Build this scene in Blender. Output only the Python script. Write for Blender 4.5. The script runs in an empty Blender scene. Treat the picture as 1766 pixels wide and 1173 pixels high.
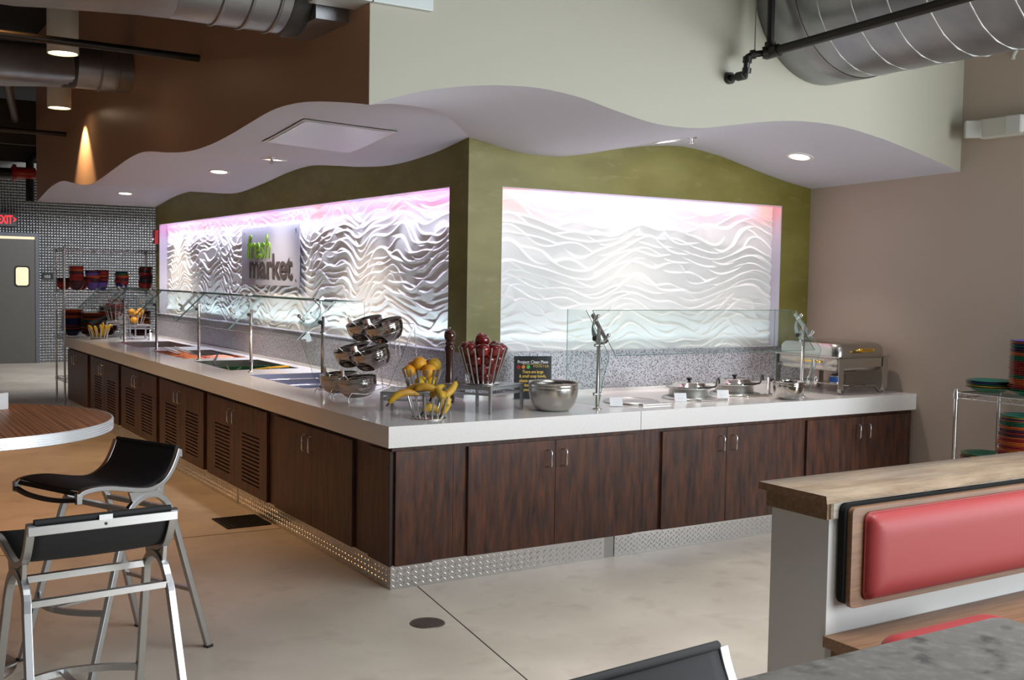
import bpy, math, random
import numpy as np
from mathutils import Vector, Matrix
random.seed(7)
S = bpy.context.scene
COL = S.collection
PI = math.pi

# ---------------------------------------------------------------- camera
def make_camera():
    f, yaw, pitch, roll, cx, cy, cz = 1897.884, 0.561506, -0.05424, 0.0166525, -2.56503, -5.30026, 1.69436
    F = Vector((math.sin(yaw)*math.cos(pitch), math.cos(yaw)*math.cos(pitch), math.sin(pitch)))
    r = Vector((math.cos(yaw), -math.sin(yaw), 0)); u = r.cross(F)
    c, s = math.cos(roll), math.sin(roll)
    Rr = c*r + s*u; U = -s*r + c*u
    cam = bpy.data.cameras.new('camera'); o = bpy.data.objects.new('camera', cam); COL.objects.link(o)
    cam.sensor_fit = 'HORIZONTAL'; cam.sensor_width = 36; cam.lens = 36*f/1766
    cam.clip_start = .05; cam.clip_end = 100
    M = Matrix((Rr, U, -F)).transposed().to_4x4(); M.translation = Vector((cx, cy, cz))
    o.matrix_world = M; S.camera = o
make_camera()

# ---------------------------------------------------------------- world, lights, exposure
S.view_settings.view_transform = 'Standard'; S.view_settings.look = 'None'
S.view_settings.gamma = 1; S.view_settings.use_curve_mapping = False
S.view_settings.exposure = 0.0
S.cycles.use_denoising = True
S.cycles.max_bounces = 8; S.cycles.transparent_max_bounces = 24
S.cycles.sample_clamp_indirect = 6
w = bpy.data.worlds.new('world'); S.world = w; w.use_nodes = True
w.node_tree.nodes['Background'].inputs[0].default_value = (1.0, .92, .86, 1)
w.node_tree.nodes['Background'].inputs[1].default_value = .13

def area(name, loc, direction, sx, sy, power, col, spread=None):
    l = bpy.data.lights.new(name, 'AREA'); l.shape = 'RECTANGLE'; l.size = sx; l.size_y = sy
    l.energy = power; l.color = col
    if spread: l.spread = spread
    o = bpy.data.objects.new(name, l); COL.objects.link(o); o.location = loc
    o.rotation_euler = Vector(direction).to_track_quat('-Z', 'Y').to_euler()
    return o
def spot(name, loc, direction, power, col, angle, blend=.5, rad=.05):
    l = bpy.data.lights.new(name, 'SPOT'); l.energy = power; l.color = col
    l.spot_size = angle; l.spot_blend = blend; l.shadow_soft_size = rad
    o = bpy.data.objects.new(name, l); COL.objects.link(o); o.location = loc
    o.rotation_euler = Vector(direction).to_track_quat('-Z', 'Y').to_euler()
    return o
DAY = (.86, .94, 1.0)
WARM = (1.0, .47, .16)
area('window_daylight_side', (4.33, -6.0, 1.75), (-1, .30, -.02), 6.6, 2.5, 230, DAY)
area('window_daylight_rear', (5.0, -9.8, 2.0), (-.16, 1, 0), 5.4, 3.0, 740, DAY)
area('added_top_fill', (1.9, -4.4, 4.5), (0, .05, -1), 4.5, 4.0, 310, (.95, .97, 1.0), 1.75)  # unseen overhead fill, added to brighten the floor
area('far_room_light', (2.4, 12.5, 3.9), (0, .75, -1), 3.5, .6, 300, (.92, .95, 1.0))
for i, (x, y) in enumerate([(-1.7, 2.2), (-1.9, 4.8), (-1.9, .4), (-2.1, 7.6)]):
    spot('pendant_spot', (x, y, 3.9), (0, 0, -1), 170, WARM, 1.5, .9, .12)

# ---------------------------------------------------------------- materials
MATS = {}
def mat(name, col, rough=.5, metal=0, spec=.5, coat=0, noise=None, col2=None, stretch=(1, 1, 1), bump=0, bscale=50, emit=None, estr=1, ramp=(.35, .65), detail=4, aniso=0, sheen=0):
    if name in MATS: return MATS[name]
    m = bpy.data.materials.new(name); m.use_nodes = True; nt = m.node_tree; b = nt.nodes['Principled BSDF']
    b.inputs['Base Color'].default_value = (*col, 1); b.inputs['Roughness'].default_value = rough
    b.inputs['Metallic'].default_value = metal; b.inputs['Specular IOR Level'].default_value = spec
    b.inputs['Coat Weight'].default_value = coat
    if coat: b.inputs['Coat Roughness'].default_value = .08
    if sheen: b.inputs['Sheen Weight'].default_value = sheen
    if emit: b.inputs['Emission Color'].default_value = (*emit, 1); b.inputs['Emission Strength'].default_value = estr
    if noise or bump:
        tc = nt.nodes.new('ShaderNodeTexCoord'); mp = nt.nodes.new('ShaderNodeMapping'); nt.links.new(tc.outputs['Object'], mp.inputs[0])
        mp.inputs['Scale'].default_value = stretch
    if noise:
        n = nt.nodes.new('ShaderNodeTexNoise'); n.inputs['Scale'].default_value = noise; n.inputs['Detail'].default_value = detail
        nt.links.new(mp.outputs[0], n.inputs['Vector'])
        r = nt.nodes.new('ShaderNodeValToRGB'); r.color_ramp.elements[0].color = (*col, 1); r.color_ramp.elements[1].color = (*(col2 or col), 1)
        r.color_ramp.elements[0].position, r.color_ramp.elements[1].position = ramp
        nt.links.new(n.outputs['Fac'], r.inputs[0]); nt.links.new(r.outputs[0], b.inputs['Base Color'])
    if bump:
        n2 = nt.nodes.new('ShaderNodeTexNoise'); n2.inputs['Scale'].default_value = bscale; nt.links.new(mp.outputs[0], n2.inputs['Vector'])
        bp = nt.nodes.new('ShaderNodeBump'); bp.inputs['Strength'].default_value = bump; bp.inputs['Distance'].default_value = .01
        nt.links.new(n2.outputs['Fac'], bp.inputs['Height']); nt.links.new(bp.outputs[0], b.inputs['Normal'])
    MATS[name] = m; return m
def addlayer(m, scale, stretch, col, ramp, detail=3, fac=1.0):
    """mix another noise-driven colour over the base colour"""
    nt = m.node_tree; b = nt.nodes['Principled BSDF']; src = b.inputs['Base Color'].links[0].from_socket if b.inputs['Base Color'].links else None
    tc = nt.nodes.new('ShaderNodeTexCoord'); mp = nt.nodes.new('ShaderNodeMapping'); mp.inputs['Scale'].default_value = stretch
    n = nt.nodes.new('ShaderNodeTexNoise'); n.inputs['Scale'].default_value = scale; n.inputs['Detail'].default_value = detail
    r = nt.nodes.new('ShaderNodeValToRGB'); r.color_ramp.elements[0].position, r.color_ramp.elements[1].position = ramp
    r.color_ramp.elements[1].color = (fac, fac, fac, 1)
    mx = nt.nodes.new('ShaderNodeMix'); mx.data_type = 'RGBA'
    nt.links.new(tc.outputs['Object'], mp.inputs[0]); nt.links.new(mp.outputs[0], n.inputs['Vector']); nt.links.new(n.outputs['Fac'], r.inputs[0])
    nt.links.new(r.outputs[0], mx.inputs[0])
    if src: nt.links.new(src, mx.inputs[6])
    else: mx.inputs[6].default_value = b.inputs['Base Color'].default_value
    mx.inputs[7].default_value = (*col, 1); nt.links.new(mx.outputs[2], b.inputs['Base Color'])
    return m
M_floor = mat('polished_concrete', (.46, .405, .33), .42, noise=1.3, col2=(.60, .535, .445), detail=8, bump=.03, bscale=6, spec=.4)
addlayer(M_floor, 5, (1, 1, 1), (.30, .24, .18), (.55, .8), 8, .55)
M_brown = mat('brown_paint', (.50, .30, .19), .38, spec=.4)
M_beige = mat('beige_paint', (.40, .385, .31), .6)
M_taupe = mat('taupe_paint', (.49, .405, .335), .6)
M_soffit = mat('pale_lilac_soffit_paint', (.60, .60, .68), .7)
M_olive = mat('olive_venetian_plaster', (.150, .125, .014), .50, noise=2.2, col2=(.205, .178, .035), detail=7, stretch=(1, 1, 2.2))
addlayer(M_olive, 6, (1, 1, 3), (.27, .24, .09), (.58, .70), 9, .35)
M_ceil = mat('black_ceiling_paint', (.012, .011, .010), .8)
M_white = mat('white_relief_plaster', (.74, .73, .71), .55)
M_counter = mat('white_quartz', (.82, .80, .78), .10, spec=.5, noise=90, col2=(.78, .76, .735), detail=2)
M_granite = mat('speckled_granite', (.045, .045, .055), .35, noise=95, col2=(.49, .49, .53), ramp=(.37, .46), detail=1.5)
addlayer(M_granite, 60, (1, 1, 1), (.24, .22, .23), (.56, .64), 2, .8)
M_cab = mat('dark_mottled_wood_laminate', (.030, .014, .011), .40, noise=9, col2=(.135, .048, .022), stretch=(3.5, 3.5, .55), detail=8, ramp=(.30, .68), spec=.4)
addlayer(M_cab, 26, (2.5, 2.5, .35), (.048, .032, .034), (.45, .7), 6, .9)
M_cabdark = mat('slot_shade_black', (.006, .005, .004), .8)
M_steel = mat('brushed_steel', (.62, .60, .57), .24, 1)
M_satin = mat('satin_aluminium', (.48, .48, .48), .30, 1)
M_mirror = mat('polished_steel', (.52, .49, .46), .10, 1, bump=.10, bscale=9)
M_bowl = mat('bowl_steel', (.50, .475, .44), .25, 1, bump=.05, bscale=30, stretch=(1, 1, 5))
M_pot = mat('soft_brushed_steel', (.78, .76, .73), .42, 1); M_rod = mat('satin_steel_rod', (.46, .45, .43), .30, 1); M_riser = mat('grey_riser_metal', (.42, .42, .43), .42, .8)
M_chrome = mat('chrome_wire', (.75, .74, .74), .15, 1)
M_brass = mat('polished_brass', (.85, .55, .12), .18, 1)
M_seam = mat('duct_seam', (.50, .50, .50), .4, .8)
M_tread = mat('diamond_tread_plate', (.74, .74, .75), .28, 1)
M_duct = mat('galvanised_duct', (.27, .28, .30), .34, .85, noise=3, col2=(.38, .385, .40), detail=6, bump=.04, bscale=8)
M_black = mat('black_paint', (.010, .010, .011), .45)
M_blackpipe = mat('black_iron_pipe', (.020, .018, .017), .38, .3)
M_mesh = mat('black_mesh_fabric', (.009, .009, .010), .75)
M_rubber = mat('black_rubber', (.012, .012, .012), .6)
M_red = mat('red_vinyl', (.20, .018, .018), .50, spec=.3, sheen=.04)
M_oak = mat('oak_veneer', (.10, .047, .02), .45, noise=7, col2=(.155, .078, .037), stretch=(.8, 14, 14), detail=6)
M_rough = mat('rough_sawn_plank', (.125, .08, .045), .8, noise=3.2, col2=(.20, .145, .092), stretch=(1.2, 5, 5), detail=9, bump=.6, bscale=16)
addlayer(M_rough, 2.3, (1, 3, 3), (.13, .115, .095), (.5, .72), 8, .7)
M_roughend = mat('plank_end_grain', (.10, .05, .022), .7, noise=9, col2=(.15, .08, .04), stretch=(1, 6, 6), detail=8)
M_grey = mat('light_grey_paint', (.36, .35, .335), .6)
M_zebra = mat('zebrano_laminate', (.30, .08, .03), .38, noise=42, col2=(.88, .38, .16), stretch=(3.2, .012, 1), detail=3, ramp=(.40, .60), spec=.18)
M_alutrim = mat('ribbed_white_aluminium', (.80, .82, .84), .28, .6)
M_stone = mat('grey_mottled_stone', (.04, .04, .038), .36, noise=17, col2=(.115, .11, .10), ramp=(.30, .46), detail=3)
addlayer(M_stone, 45, (1, 1, 1), (.20, .19, .18), (.5, .7), 4, .5)
M_mill = mat('dark_red_turned_wood', (.055, .014, .008), .16, coat=.6)
M_card = mat('white_card', (.80, .80, .80), .5)
M_sign = mat('black_card', (.010, .010, .012), .35)
M_yel = mat('yellow_ink', (.75, .50, .08), .5); M_whi = mat('white_ink', (.8, .8, .8), .5)
M_grn = mat('green_sign_letters', (.20, .42, .02), .5); M_dk = mat('charcoal_sign_letters', (.07, .055, .05), .5)
M_lamp = mat('lamp_disc', (1, 1, 1), .5, emit=(1, .93, .82), estr=14)
M_lampwarm = mat('pendant_lamp_disc', (1, 1, 1), .5, emit=(1, .78, .50), estr=9)
M_whitemetal = mat('white_enamel', (.72, .71, .69), .4)
M_plast = mat('cream_plastic', (.62, .62, .56), .4)
M_door = mat('grey_door_laminate', (.12, .112, .10), .5)
M_doorframe = mat('blue_grey_door_frame', (.13, .14, .16), .45)
M_glow = mat('lit_door_window', (.8, .7, .5), .5, emit=(1.0, .74, .42), estr=.62)
M_glowstrip = mat('lit_transom_strip', (.8, .7, .5), .5, emit=(1.0, .72, .42), estr=.6)
M_exit = mat('red_exit_letters', (.8, .02, .02), .5, emit=(1, .03, .04), estr=1.6)
M_reddev = mat('red_enamel', (.42, .018, .012), .3)
M_dark = mat('dark_grille', (.018, .016, .014), .5, .5)
M_joint = mat('dark_joint_filler', (.035, .025, .02), .8)
M_band = mat('fuel_can_metal', (.55, .55, .55), .3, 1); M_blue = mat('blue_label', (.02, .12, .5), .5)
def glassmat(name, tint, extra=.0):
    m = bpy.data.materials.new(name); m.use_nodes = True; nt = m.node_tree; nt.nodes.clear()
    out = nt.nodes.new('ShaderNodeOutputMaterial'); tr = nt.nodes.new('ShaderNodeBsdfTransparent'); gl = nt.nodes.new('ShaderNodeBsdfGlossy')
    fr = nt.nodes.new('ShaderNodeFresnel'); fr.inputs[0].default_value = 1.5; mx = nt.nodes.new('ShaderNodeMixShader')
    tr.inputs[0].default_value = (*tint, 1); gl.inputs['Roughness'].default_value = .01
    ge = nt.nodes.new('ShaderNodeNewGeometry'); iv = nt.nodes.new('ShaderNodeMath'); iv.operation = 'SUBTRACT'; iv.inputs[0].default_value = 1; nt.links.new(ge.outputs['Backfacing'], iv.inputs[1])
    mu = nt.nodes.new('ShaderNodeMath'); mu.operation = 'MULTIPLY'; nt.links.new(fr.outputs[0], mu.inputs[0]); nt.links.new(iv.outputs[0], mu.inputs[1]); nt.links.new(mu.outputs[0], mx.inputs[0]); nt.links.new(tr.outputs[0], mx.inputs[1]); nt.links.new(gl.outputs[0], mx.inputs[2])
    nt.links.new(mx.outputs[0], out.inputs[0]); return m
M_glass = glassmat('clear_glass', (.93, .965, .955))
M_glassedge = mat('green_glass_edge', (.10, .19, .165), .15)
M_brkt = mat('cast_bracket_metal', (.46, .47, .46), .34, .85)
M_frost = mat('frosted_acrylic', (.42, .42, .48), .35, spec=.4)

def wallplate():
    m = bpy.data.materials.new('embossed_metal_wall'); m.use_nodes = True; nt = m.node_tree; b = nt.nodes['Principled BSDF']
    b.inputs['Base Color'].default_value = (.62, .63, .65, 1); b.inputs['Metallic'].default_value = .9; b.inputs['Roughness'].default_value = .30
    tc = nt.nodes.new('ShaderNodeTexCoord'); sp = nt.nodes.new('ShaderNodeSeparateXYZ'); nt.links.new(tc.outputs['Object'], sp.inputs[0])
    def M(op, a, c=None):
        n = nt.nodes.new('ShaderNodeMath'); n.operation = op
        for i, v in enumerate((a, c)):
            if v is None: continue
            if isinstance(v, (int, float)): n.inputs[i].default_value = v
            else: nt.links.new(v, n.inputs[i])
        return n.outputs[0]
    k = 2*PI/.052
    s = M('MULTIPLY', M('ABSOLUTE', M('SINE', M('MULTIPLY', sp.outputs[0], k/2))), M('ABSOLUTE', M('SINE', M('MULTIPLY', sp.outputs[2], k/2))))
    h = M('POWER', s, 1.6)
    bp = nt.nodes.new('ShaderNodeBump'); bp.inputs['Strength'].default_value = 1; bp.inputs['Distance'].default_value = .035
    nt.links.new(h, bp.inputs['Height']); nt.links.new(bp.outputs[0], b.inputs['Normal'])
    return m
M_plate = wallplate()

# ---------------------------------------------------------------- mesh helpers
def V(*a): return Vector(a)
class MB:
    def __init__(s): s.v = []; s.f = []; s.sm = []; s.mi = []; s.cur = 0
    def add(s, vs, fs, smooth=False):
        o = len(s.v); s.v += [tuple(p) for p in vs]; s.f += [tuple(i+o for i in f) for f in fs]
        s.sm += [smooth]*len(fs); s.mi += [s.cur]*len(fs); return s
    def hexa(s, p): return s.add(p, [(0, 3, 2, 1), (4, 5, 6, 7), (0, 1, 5, 4), (1, 2, 6, 5), (2, 3, 7, 6), (3, 0, 4, 7)])
    def box(s, x0, x1, y0, y1, z0, z1):
        x0, x1 = sorted((x0, x1)); y0, y1 = sorted((y0, y1)); z0, z1 = sorted((z0, z1))
        return s.hexa([(x0, y0, z0), (x1, y0, z0), (x1, y1, z0), (x0, y1, z0), (x0, y0, z1), (x1, y0, z1), (x1, y1, z1), (x0, y1, z1)])
    def obox(s, c, ax, ay, az, h):
        c = Vector(c); P = []
        for dz in (-1, 1):
            for dx, dy in ((-1, -1), (1, -1), (1, 1), (-1, 1)): P.append(c+Vector(ax)*h[0]*dx+Vector(ay)*h[1]*dy+Vector(az)*h[2]*dz)
        return s.hexa(P)
    def beam(s, a, b, w, h, up=(0, 0, 1)):
        a = Vector(a); b = Vector(b); d = (b-a); L = d.length; d.normalize(); side = d.cross(Vector(up))
        if side.length < 1e-5: side = d.cross(Vector((1, 0, 0)))
        side.normalize(); u = side.cross(d)
        return s.obox((a+b)/2, d, side, u, (L/2, w/2, h/2))
    def sweep(s, path, sec, closed=False, up=(0, 0, 1), smooth=True, cap=True, scale=None):
        """sweep a closed 2-D section (side, up) along a path"""
        P = [Vector(p) for p in path]; n = len(P); m = len(sec); vs = []; prev = None
        for i, p in enumerate(P):
            a = P[(i-1) % n] if (closed or i > 0) else p; b = P[(i+1) % n] if (closed or i < n-1) else p
            d = (b-a).normalized()
            if prev is None:
                side = d.cross(Vector(up))
                if side.length < 1e-4: side = d.cross(Vector((1, 0, 0)))
                if side.length < 1e-4: side = d.cross(Vector((0, 1, 0)))
            else: side = prev-d*prev.dot(d)
            side.normalize(); prev = side; u = side.cross(d); k = scale[i] if scale else 1
            vs += [p+side*q[0]*k+u*q[1]*k for q in sec]
        fs = []
        for i in range(n if closed else n-1):
            j = (i+1) % n
            fs += [(i*m+q, i*m+(q+1) % m, j*m+(q+1) % m, j*m+q) for q in range(m)]
        s.add(vs, fs, smooth)
        if cap and not closed: s.add(vs[:m], [tuple(range(m))]); s.add(vs[-m:], [tuple(reversed(range(m)))])
        return s
    def tube(s, path, r, seg=8, closed=False, cap=True, scale=None):
        return s.sweep(path, [(r*math.cos(2*PI*i/seg), r*math.sin(2*PI*i/seg)) for i in range(seg)], closed, smooth=True, cap=cap, scale=scale)
    def cyl(s, a, b, r, r2=None, seg=16, cap=True):
        r2 = r if r2 is None else r2
        return s.tube([a, b], 1, seg, cap=cap, scale=[r, r2])
    def lathe(s, prof, c=(0, 0, 0), seg=32, axis=None, smooth=True):
        """prof = [(r, z)]; axis = optional 3x3 rotation"""
        c = Vector(c); vs = []; n = len(prof)
        for r, z in prof:
            for i in range(seg):
                p = Vector((r*math.cos(2*PI*i/seg), r*math.sin(2*PI*i/seg), z))
                if axis is not None: p = axis @ p
                vs.append(c+p)
        fs = [(i*seg+j, i*seg+(j+1) % seg, (i+1)*seg+(j+1) % seg, (i+1)*seg+j) for i in range(n-1) for j in range(seg)]
        s.add(vs, fs, smooth); return s
    def prism(s, poly, dvec, smooth=False):
        n = len(poly); d = Vector(dvec); P = [Vector(p) for p in poly]
        s.add(P+[p+d for p in P], [tuple(reversed(range(n))), tuple(range(n, 2*n))]+[(i, (i+1) % n, n+(i+1) % n, n+i) for i in range(n)], smooth); return s
    def grid(s, rows, smooth=True):
        n = len(rows); m = len(rows[0]); vs = [p for r in rows for p in r]
        return s.add(vs, [(i*m+j, i*m+j+1, (i+1)*m+j+1, (i+1)*m+j) for i in range(n-1) for j in range(m-1)], smooth)
    def sphere(s, c, r, seg=20, rings=12, sc=(1, 1, 1)):
        prof = [(max(1e-4, r*math.sin(PI*i/rings)), -r*math.cos(PI*i/rings)) for i in range(rings+1)]
        vs0 = len(s.v); s.lathe(prof, (0, 0, 0), seg)
        for i in range(vs0, len(s.v)):
            p = s.v[i]; s.v[i] = (p[0]*sc[0]+c[0], p[1]*sc[1]+c[1], p[2]*sc[2]+c[2])
        return s
    def build(s, name, m, parent=None, bevel=0, loc=None, solid=0, subd=0):
        me = bpy.data.meshes.new(name); me.from_pydata(s.v, [], s.f)
        ms = m if isinstance(m, (list, tuple)) else [m]
        for q in ms: me.materials.append(q)
        me.polygons.foreach_set('use_smooth', s.sm); me.polygons.foreach_set('material_index', s.mi); me.update()
        o = bpy.data.objects.new(name, me); COL.objects.link(o)
        if parent: o.parent = parent
        if loc: o.location = loc
        if solid:
            md = o.modifiers.new('solid', 'SOLIDIFY'); md.thickness = solid; md.offset = 0
        if subd:
            md = o.modifiers.new('sub', 'SUBSURF'); md.levels = subd; md.render_levels = subd
        if bevel:
            md = o.modifiers.new('bevel', 'BEVEL'); md.width = bevel; md.segments = 2; md.limit_method = 'ANGLE'
        return o
def tag(o, label, cat, group=None, kind=None):
    o['label'] = label; o['category'] = cat
    if group: o['group'] = group
    if kind: o['kind'] = kind
    return o
def thing(name, label, cat, loc=(0, 0, 0), rz=0, group=None):
    o = bpy.data.objects.new(name, None); COL.objects.link(o); o.location = loc; o.rotation_euler = (0, 0, rz); o.empty_display_size = .1
    return tag(o, label, cat, group)
def struct(o, label=None):
    o['kind'] = 'structure'
    if label: o['label'] = label
    return o
def copy_tree(o, parent=None):
    c = o.copy(); COL.objects.link(c)
    if parent: c.parent = parent
    for ch in list(o.children): copy_tree(ch, c)
    return c
def relabel(part, label): part['label'] = label; return part
def textpart(body, size, m, parent, origin, xaxis, up=(0, 0, 1), ext=.001, name='lettering', shear=0, offset=0, align='LEFT', sx=1, space=1):
    cu = bpy.data.curves.new(name, 'FONT'); cu.body = body; cu.size = size; cu.extrude = ext; cu.shear = shear; cu.offset = offset; cu.align_x = align
    cu.space_character = space; cu.materials.append(m)
    f_ = bpy.data.objects.new(name, cu); COL.objects.link(f_); bpy.context.view_layer.update(); me = bpy.data.meshes.new_from_object(f_.evaluated_get(bpy.context.evaluated_depsgraph_get())); bpy.data.objects.remove(f_)
    me.name = name; o = bpy.data.objects.new(name, me); COL.objects.link(o); X = Vector(xaxis).normalized(); U = Vector(up).normalized(); N = X.cross(U)
    mt = Matrix((X*sx, U, N)).transposed().to_4x4(); mt.translation = Vector(origin)
    if parent: o.parent = parent; o.matrix_parent_inverse = Matrix.Identity(4)
    o.matrix_basis = mt
    return o
def arc(c, r, a0, a1, n, ex=(1, 0, 0), ey=(0, 0, 1)):
    c = Vector(c); return [c+Vector(ex)*r*math.cos(a0+(a1-a0)*i/n)+Vector(ey)*r*math.sin(a0+(a1-a0)*i/n) for i in range(n+1)]
def crv(tab, x):
    """smooth interpolation through a table"""
    n = len(tab)
    if x <= tab[0][0]: return tab[0][1]
    if x >= tab[-1][0]: return tab[-1][1]
    for i in range(n-1):
        if tab[i][0] <= x <= tab[i+1][0]: break
    x0, y0 = tab[i]; x1, y1 = tab[i+1]; h = x1-x0
    def sl(k):
        a = tab[max(k-1, 0)]; b = tab[min(k+1, n-1)]; return (b[1]-a[1])/(b[0]-a[0])
    m0, m1 = sl(i)*h, sl(i+1)*h; t = (x-x0)/h
    return (2*t**3-3*t*t+1)*y0+(t**3-2*t*t+t)*m0+(-2*t**3+3*t*t)*y1+(t**3-t*t)*m1

# ---------------------------------------------------------------- room shell
XW = 4.333; WX = 1.097; FX = -.27; FY = -.30; ZT = 4.6
struct(MB().box(-9, 9, -13, 17.2, -.1, 0).build('floor', M_floor))
struct(MB().box(-9, 9, -13, 17.2, ZT, ZT+.1).build('ceiling', M_ceil))
struct(MB().box(XW, XW+.15, -2.45, 1.3, 0, ZT).build('wall_right', M_taupe))
far = MB()
far.box(.88, 9, 16.9, 17.1, 0, ZT).box(-9, -.12, 16.9, 17.1, 0, ZT).box(-.12, .88, 16.9, 17.1, 2.36, ZT)
struct(far.build('wall_far', M_plate))
def joint(a, b, w=.006):
    m = MB(); m.beam((a[0], a[1], .0006), (b[0], b[1], .0006), w, .0012); return struct(m.build('floor_joint', M_joint))
joint((.20, .03), (-.55, -4.5)); joint((.04, 1.72), (-6, 2.02))

FF = [(-.27, 2.543), (-.07, 2.613), (.13, 2.665), (.436, 2.713), (.727, 2.729), (.996, 2.707), (1.237, 2.660), (1.533, 2.612), (1.842, 2.613), (2.119, 2.654), (2.407, 2.701), (2.711, 2.732), (3.085, 2.732), (3.483, 2.686), (3.907, 2.609), (4.333, 2.520)]
FB = [(-.27, 2.54), (.1, 2.61), (.5, 2.69), (.8, 2.685), (1.106, 2.636), (1.323, 2.596), (1.509, 2.566), (1.797, 2.561), (2.046, 2.596), (2.302, 2.648), (2.622, 2.698), (2.9, 2.72), (3.072, 2.711), (3.369, 2.668), (3.679, 2.599), (4.001, 2.533), (4.333, 2.483)]
GF = [(-.30, 2.543), (-.041, 2.586), (.404, 2.648), (.716, 2.676), (1.067, 2.681), (1.43, 2.654), (1.829, 2.62), (2.31, 2.593), (2.819, 2.595), (3.388, 2.637), (3.9, 2.69), (4.242, 2.711), (4.716, 2.695), (5.256, 2.65), (6.089, 2.583), (6.594, 2.593), (7.107, 2.644), (7.6, 2.70), (7.95, 2.714), (8.604, 2.681), (9.49, 2.566)]
GB = [(-.30, 2.54), (.1, 2.62), (.6, 2.69), (1.09, 2.637), (1.585, 2.576), (2.211, 2.545), (2.769, 2.571), (3.303, 2.622), (3.862, 2.666), (4.365, 2.653), (5.147, 2.587), (5.906, 2.547), (6.648, 2.59), (7.3, 2.65), (7.734, 2.661), (8.365, 2.633), (9.149, 2.549), (9.5, 2.52)]
LX, LY = WX-FX, WX-FY
def zr(x, t): return (1-t)*crv(FF, x)+t*crv(FB, x)
def zl(y, t): return (1-t)*crv(GF, y)+t*crv(GB, y)
def soffit(x, y):
    s, q = (x-FX)/LX, (y-FY)/LY
    if s >= q:
        t = min(max(q, 0), 1); xd = FX+LX*t; yd = FY+LY*t; D = .5*(zr(xd, t)+zl(yd, t))
        return zr(x, t)+(D-zr(xd, t))*math.exp(-((x-xd)/.4)**2)
    t = min(max(s, 0), 1); xd = FX+LX*t; yd = FY+LY*t; D = .5*(zr(xd, t)+zl(yd, t))
    return zl(y, t)+(D-zl(yd, t))*math.exp(-((y-yd)/.4)**2)
def yend(x): return 9.49-.25*(x-FX)
sf = MB(); NT = 24
rows = []
for i in range(NT+1):
    t = i/NT*1.03; y = FY+LY*t; x0 = FX+LX*t; rows.append([(x0+(XW-x0)*j/90, y, soffit(x0+(XW-x0)*j/90+1e-6, y)) for j in range(91)])
sf.grid(rows); rows = []
for i in range(NT+1):
    t = i/NT*1.03; x = FX+LX*t; y0 = FY+LY*t; rows.append([(x, y0+(yend(x)-y0)*j/180, soffit(x, y0+(yend(x)-y0)*j/180+1e-6)) for j in range(181)])
sf.grid([list(reversed(r)) for r in rows])
struct(sf.build('ceiling_soffit', M_soffit))
def fascia(tab, u0, u1, fn, n, dv):
    m = MB(); us = [u0+(u1-u0)*i/n for i in range(n+1)]
    low = [fn(u, crv(tab, u)) for u in us]; top = [fn(u, ZT) for u in us]
    d = Vector(dv); lo2 = [Vector(p)+d for p in low]; to2 = [Vector(p)+d for p in top]
    m.grid([low, top], False).grid([lo2, to2], False).grid([low, lo2], False)
    m.add([low[-1], top[-1], to2[-1], lo2[-1]], [(0, 1, 2, 3)]); m.add([low[0], top[0], to2[0], lo2[0]], [(0, 1, 2, 3)])
    return m
struct(fascia(FF, FX, XW, lambda u, z: Vector((u, FY, z)), 90, (0, .013, 0)).build('wall_upper_right', M_beige))
struct(fascia(GF, FY+.001, 9.49, lambda u, z: Vector((FX-.0015, u, z)), 180, (.013, 0, 0)).build('wall_upper_left', M_brown))
struct(MB().box(FX+.1, 1.3, 9.30, 9.36, 2.68, ZT).build('wall_upper_end', M_brown))

# niche walls with openings, relief panels behind
PT, PB = 2.3286, 1.198
REC = .11
nr = MB()
nr.box(WX, 1.363, WX, WX+REC+.02, PB, 2.72).box(4.0115, XW, WX, WX+REC+.02, PB, 2.76).box(1.363, 4.0115, WX, WX+REC+.02, PT, 2.76)
struct(nr.build('wall_back', M_olive))
nl = MB()
nl.box(WX, WX+REC+.02, WX+REC+.02, 1.356, PB, 2.72).box(WX, WX+REC+.02, 8.998, 9.15, PB, 2.75).box(WX, WX+REC+.02, 1.356, 8.998, PT, 2.75)
nl.add([(WX-.0006, WX, PB), (WX-.0006, 1.356, PB), (WX-.0006, 1.356, 2.72), (WX-.0006, WX, 2.72)], [(0, 1, 2, 3)])
struct(nl.build('wall_left', M_olive))
rv = MB()   # pale painted reveals
rv.box(4.006, 4.0125, WX+.004, WX+REC, PB, PT).box(1.3625, 1.368, WX+.004, WX+REC, PB, PT).box(1.368, 4.006, WX+.004, WX+REC, PT-.004, PT+.001)
rv.box(WX+.004, WX+REC, 8.992, 9.0, PB, PT).box(WX+.004, WX+REC, 1.355, 1.361, PB, PT).box(WX+.004, WX+REC, 1.361, 8.992, PT-.004, PT+.001)
struct(rv.build('trim_1', M_soffit))

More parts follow.
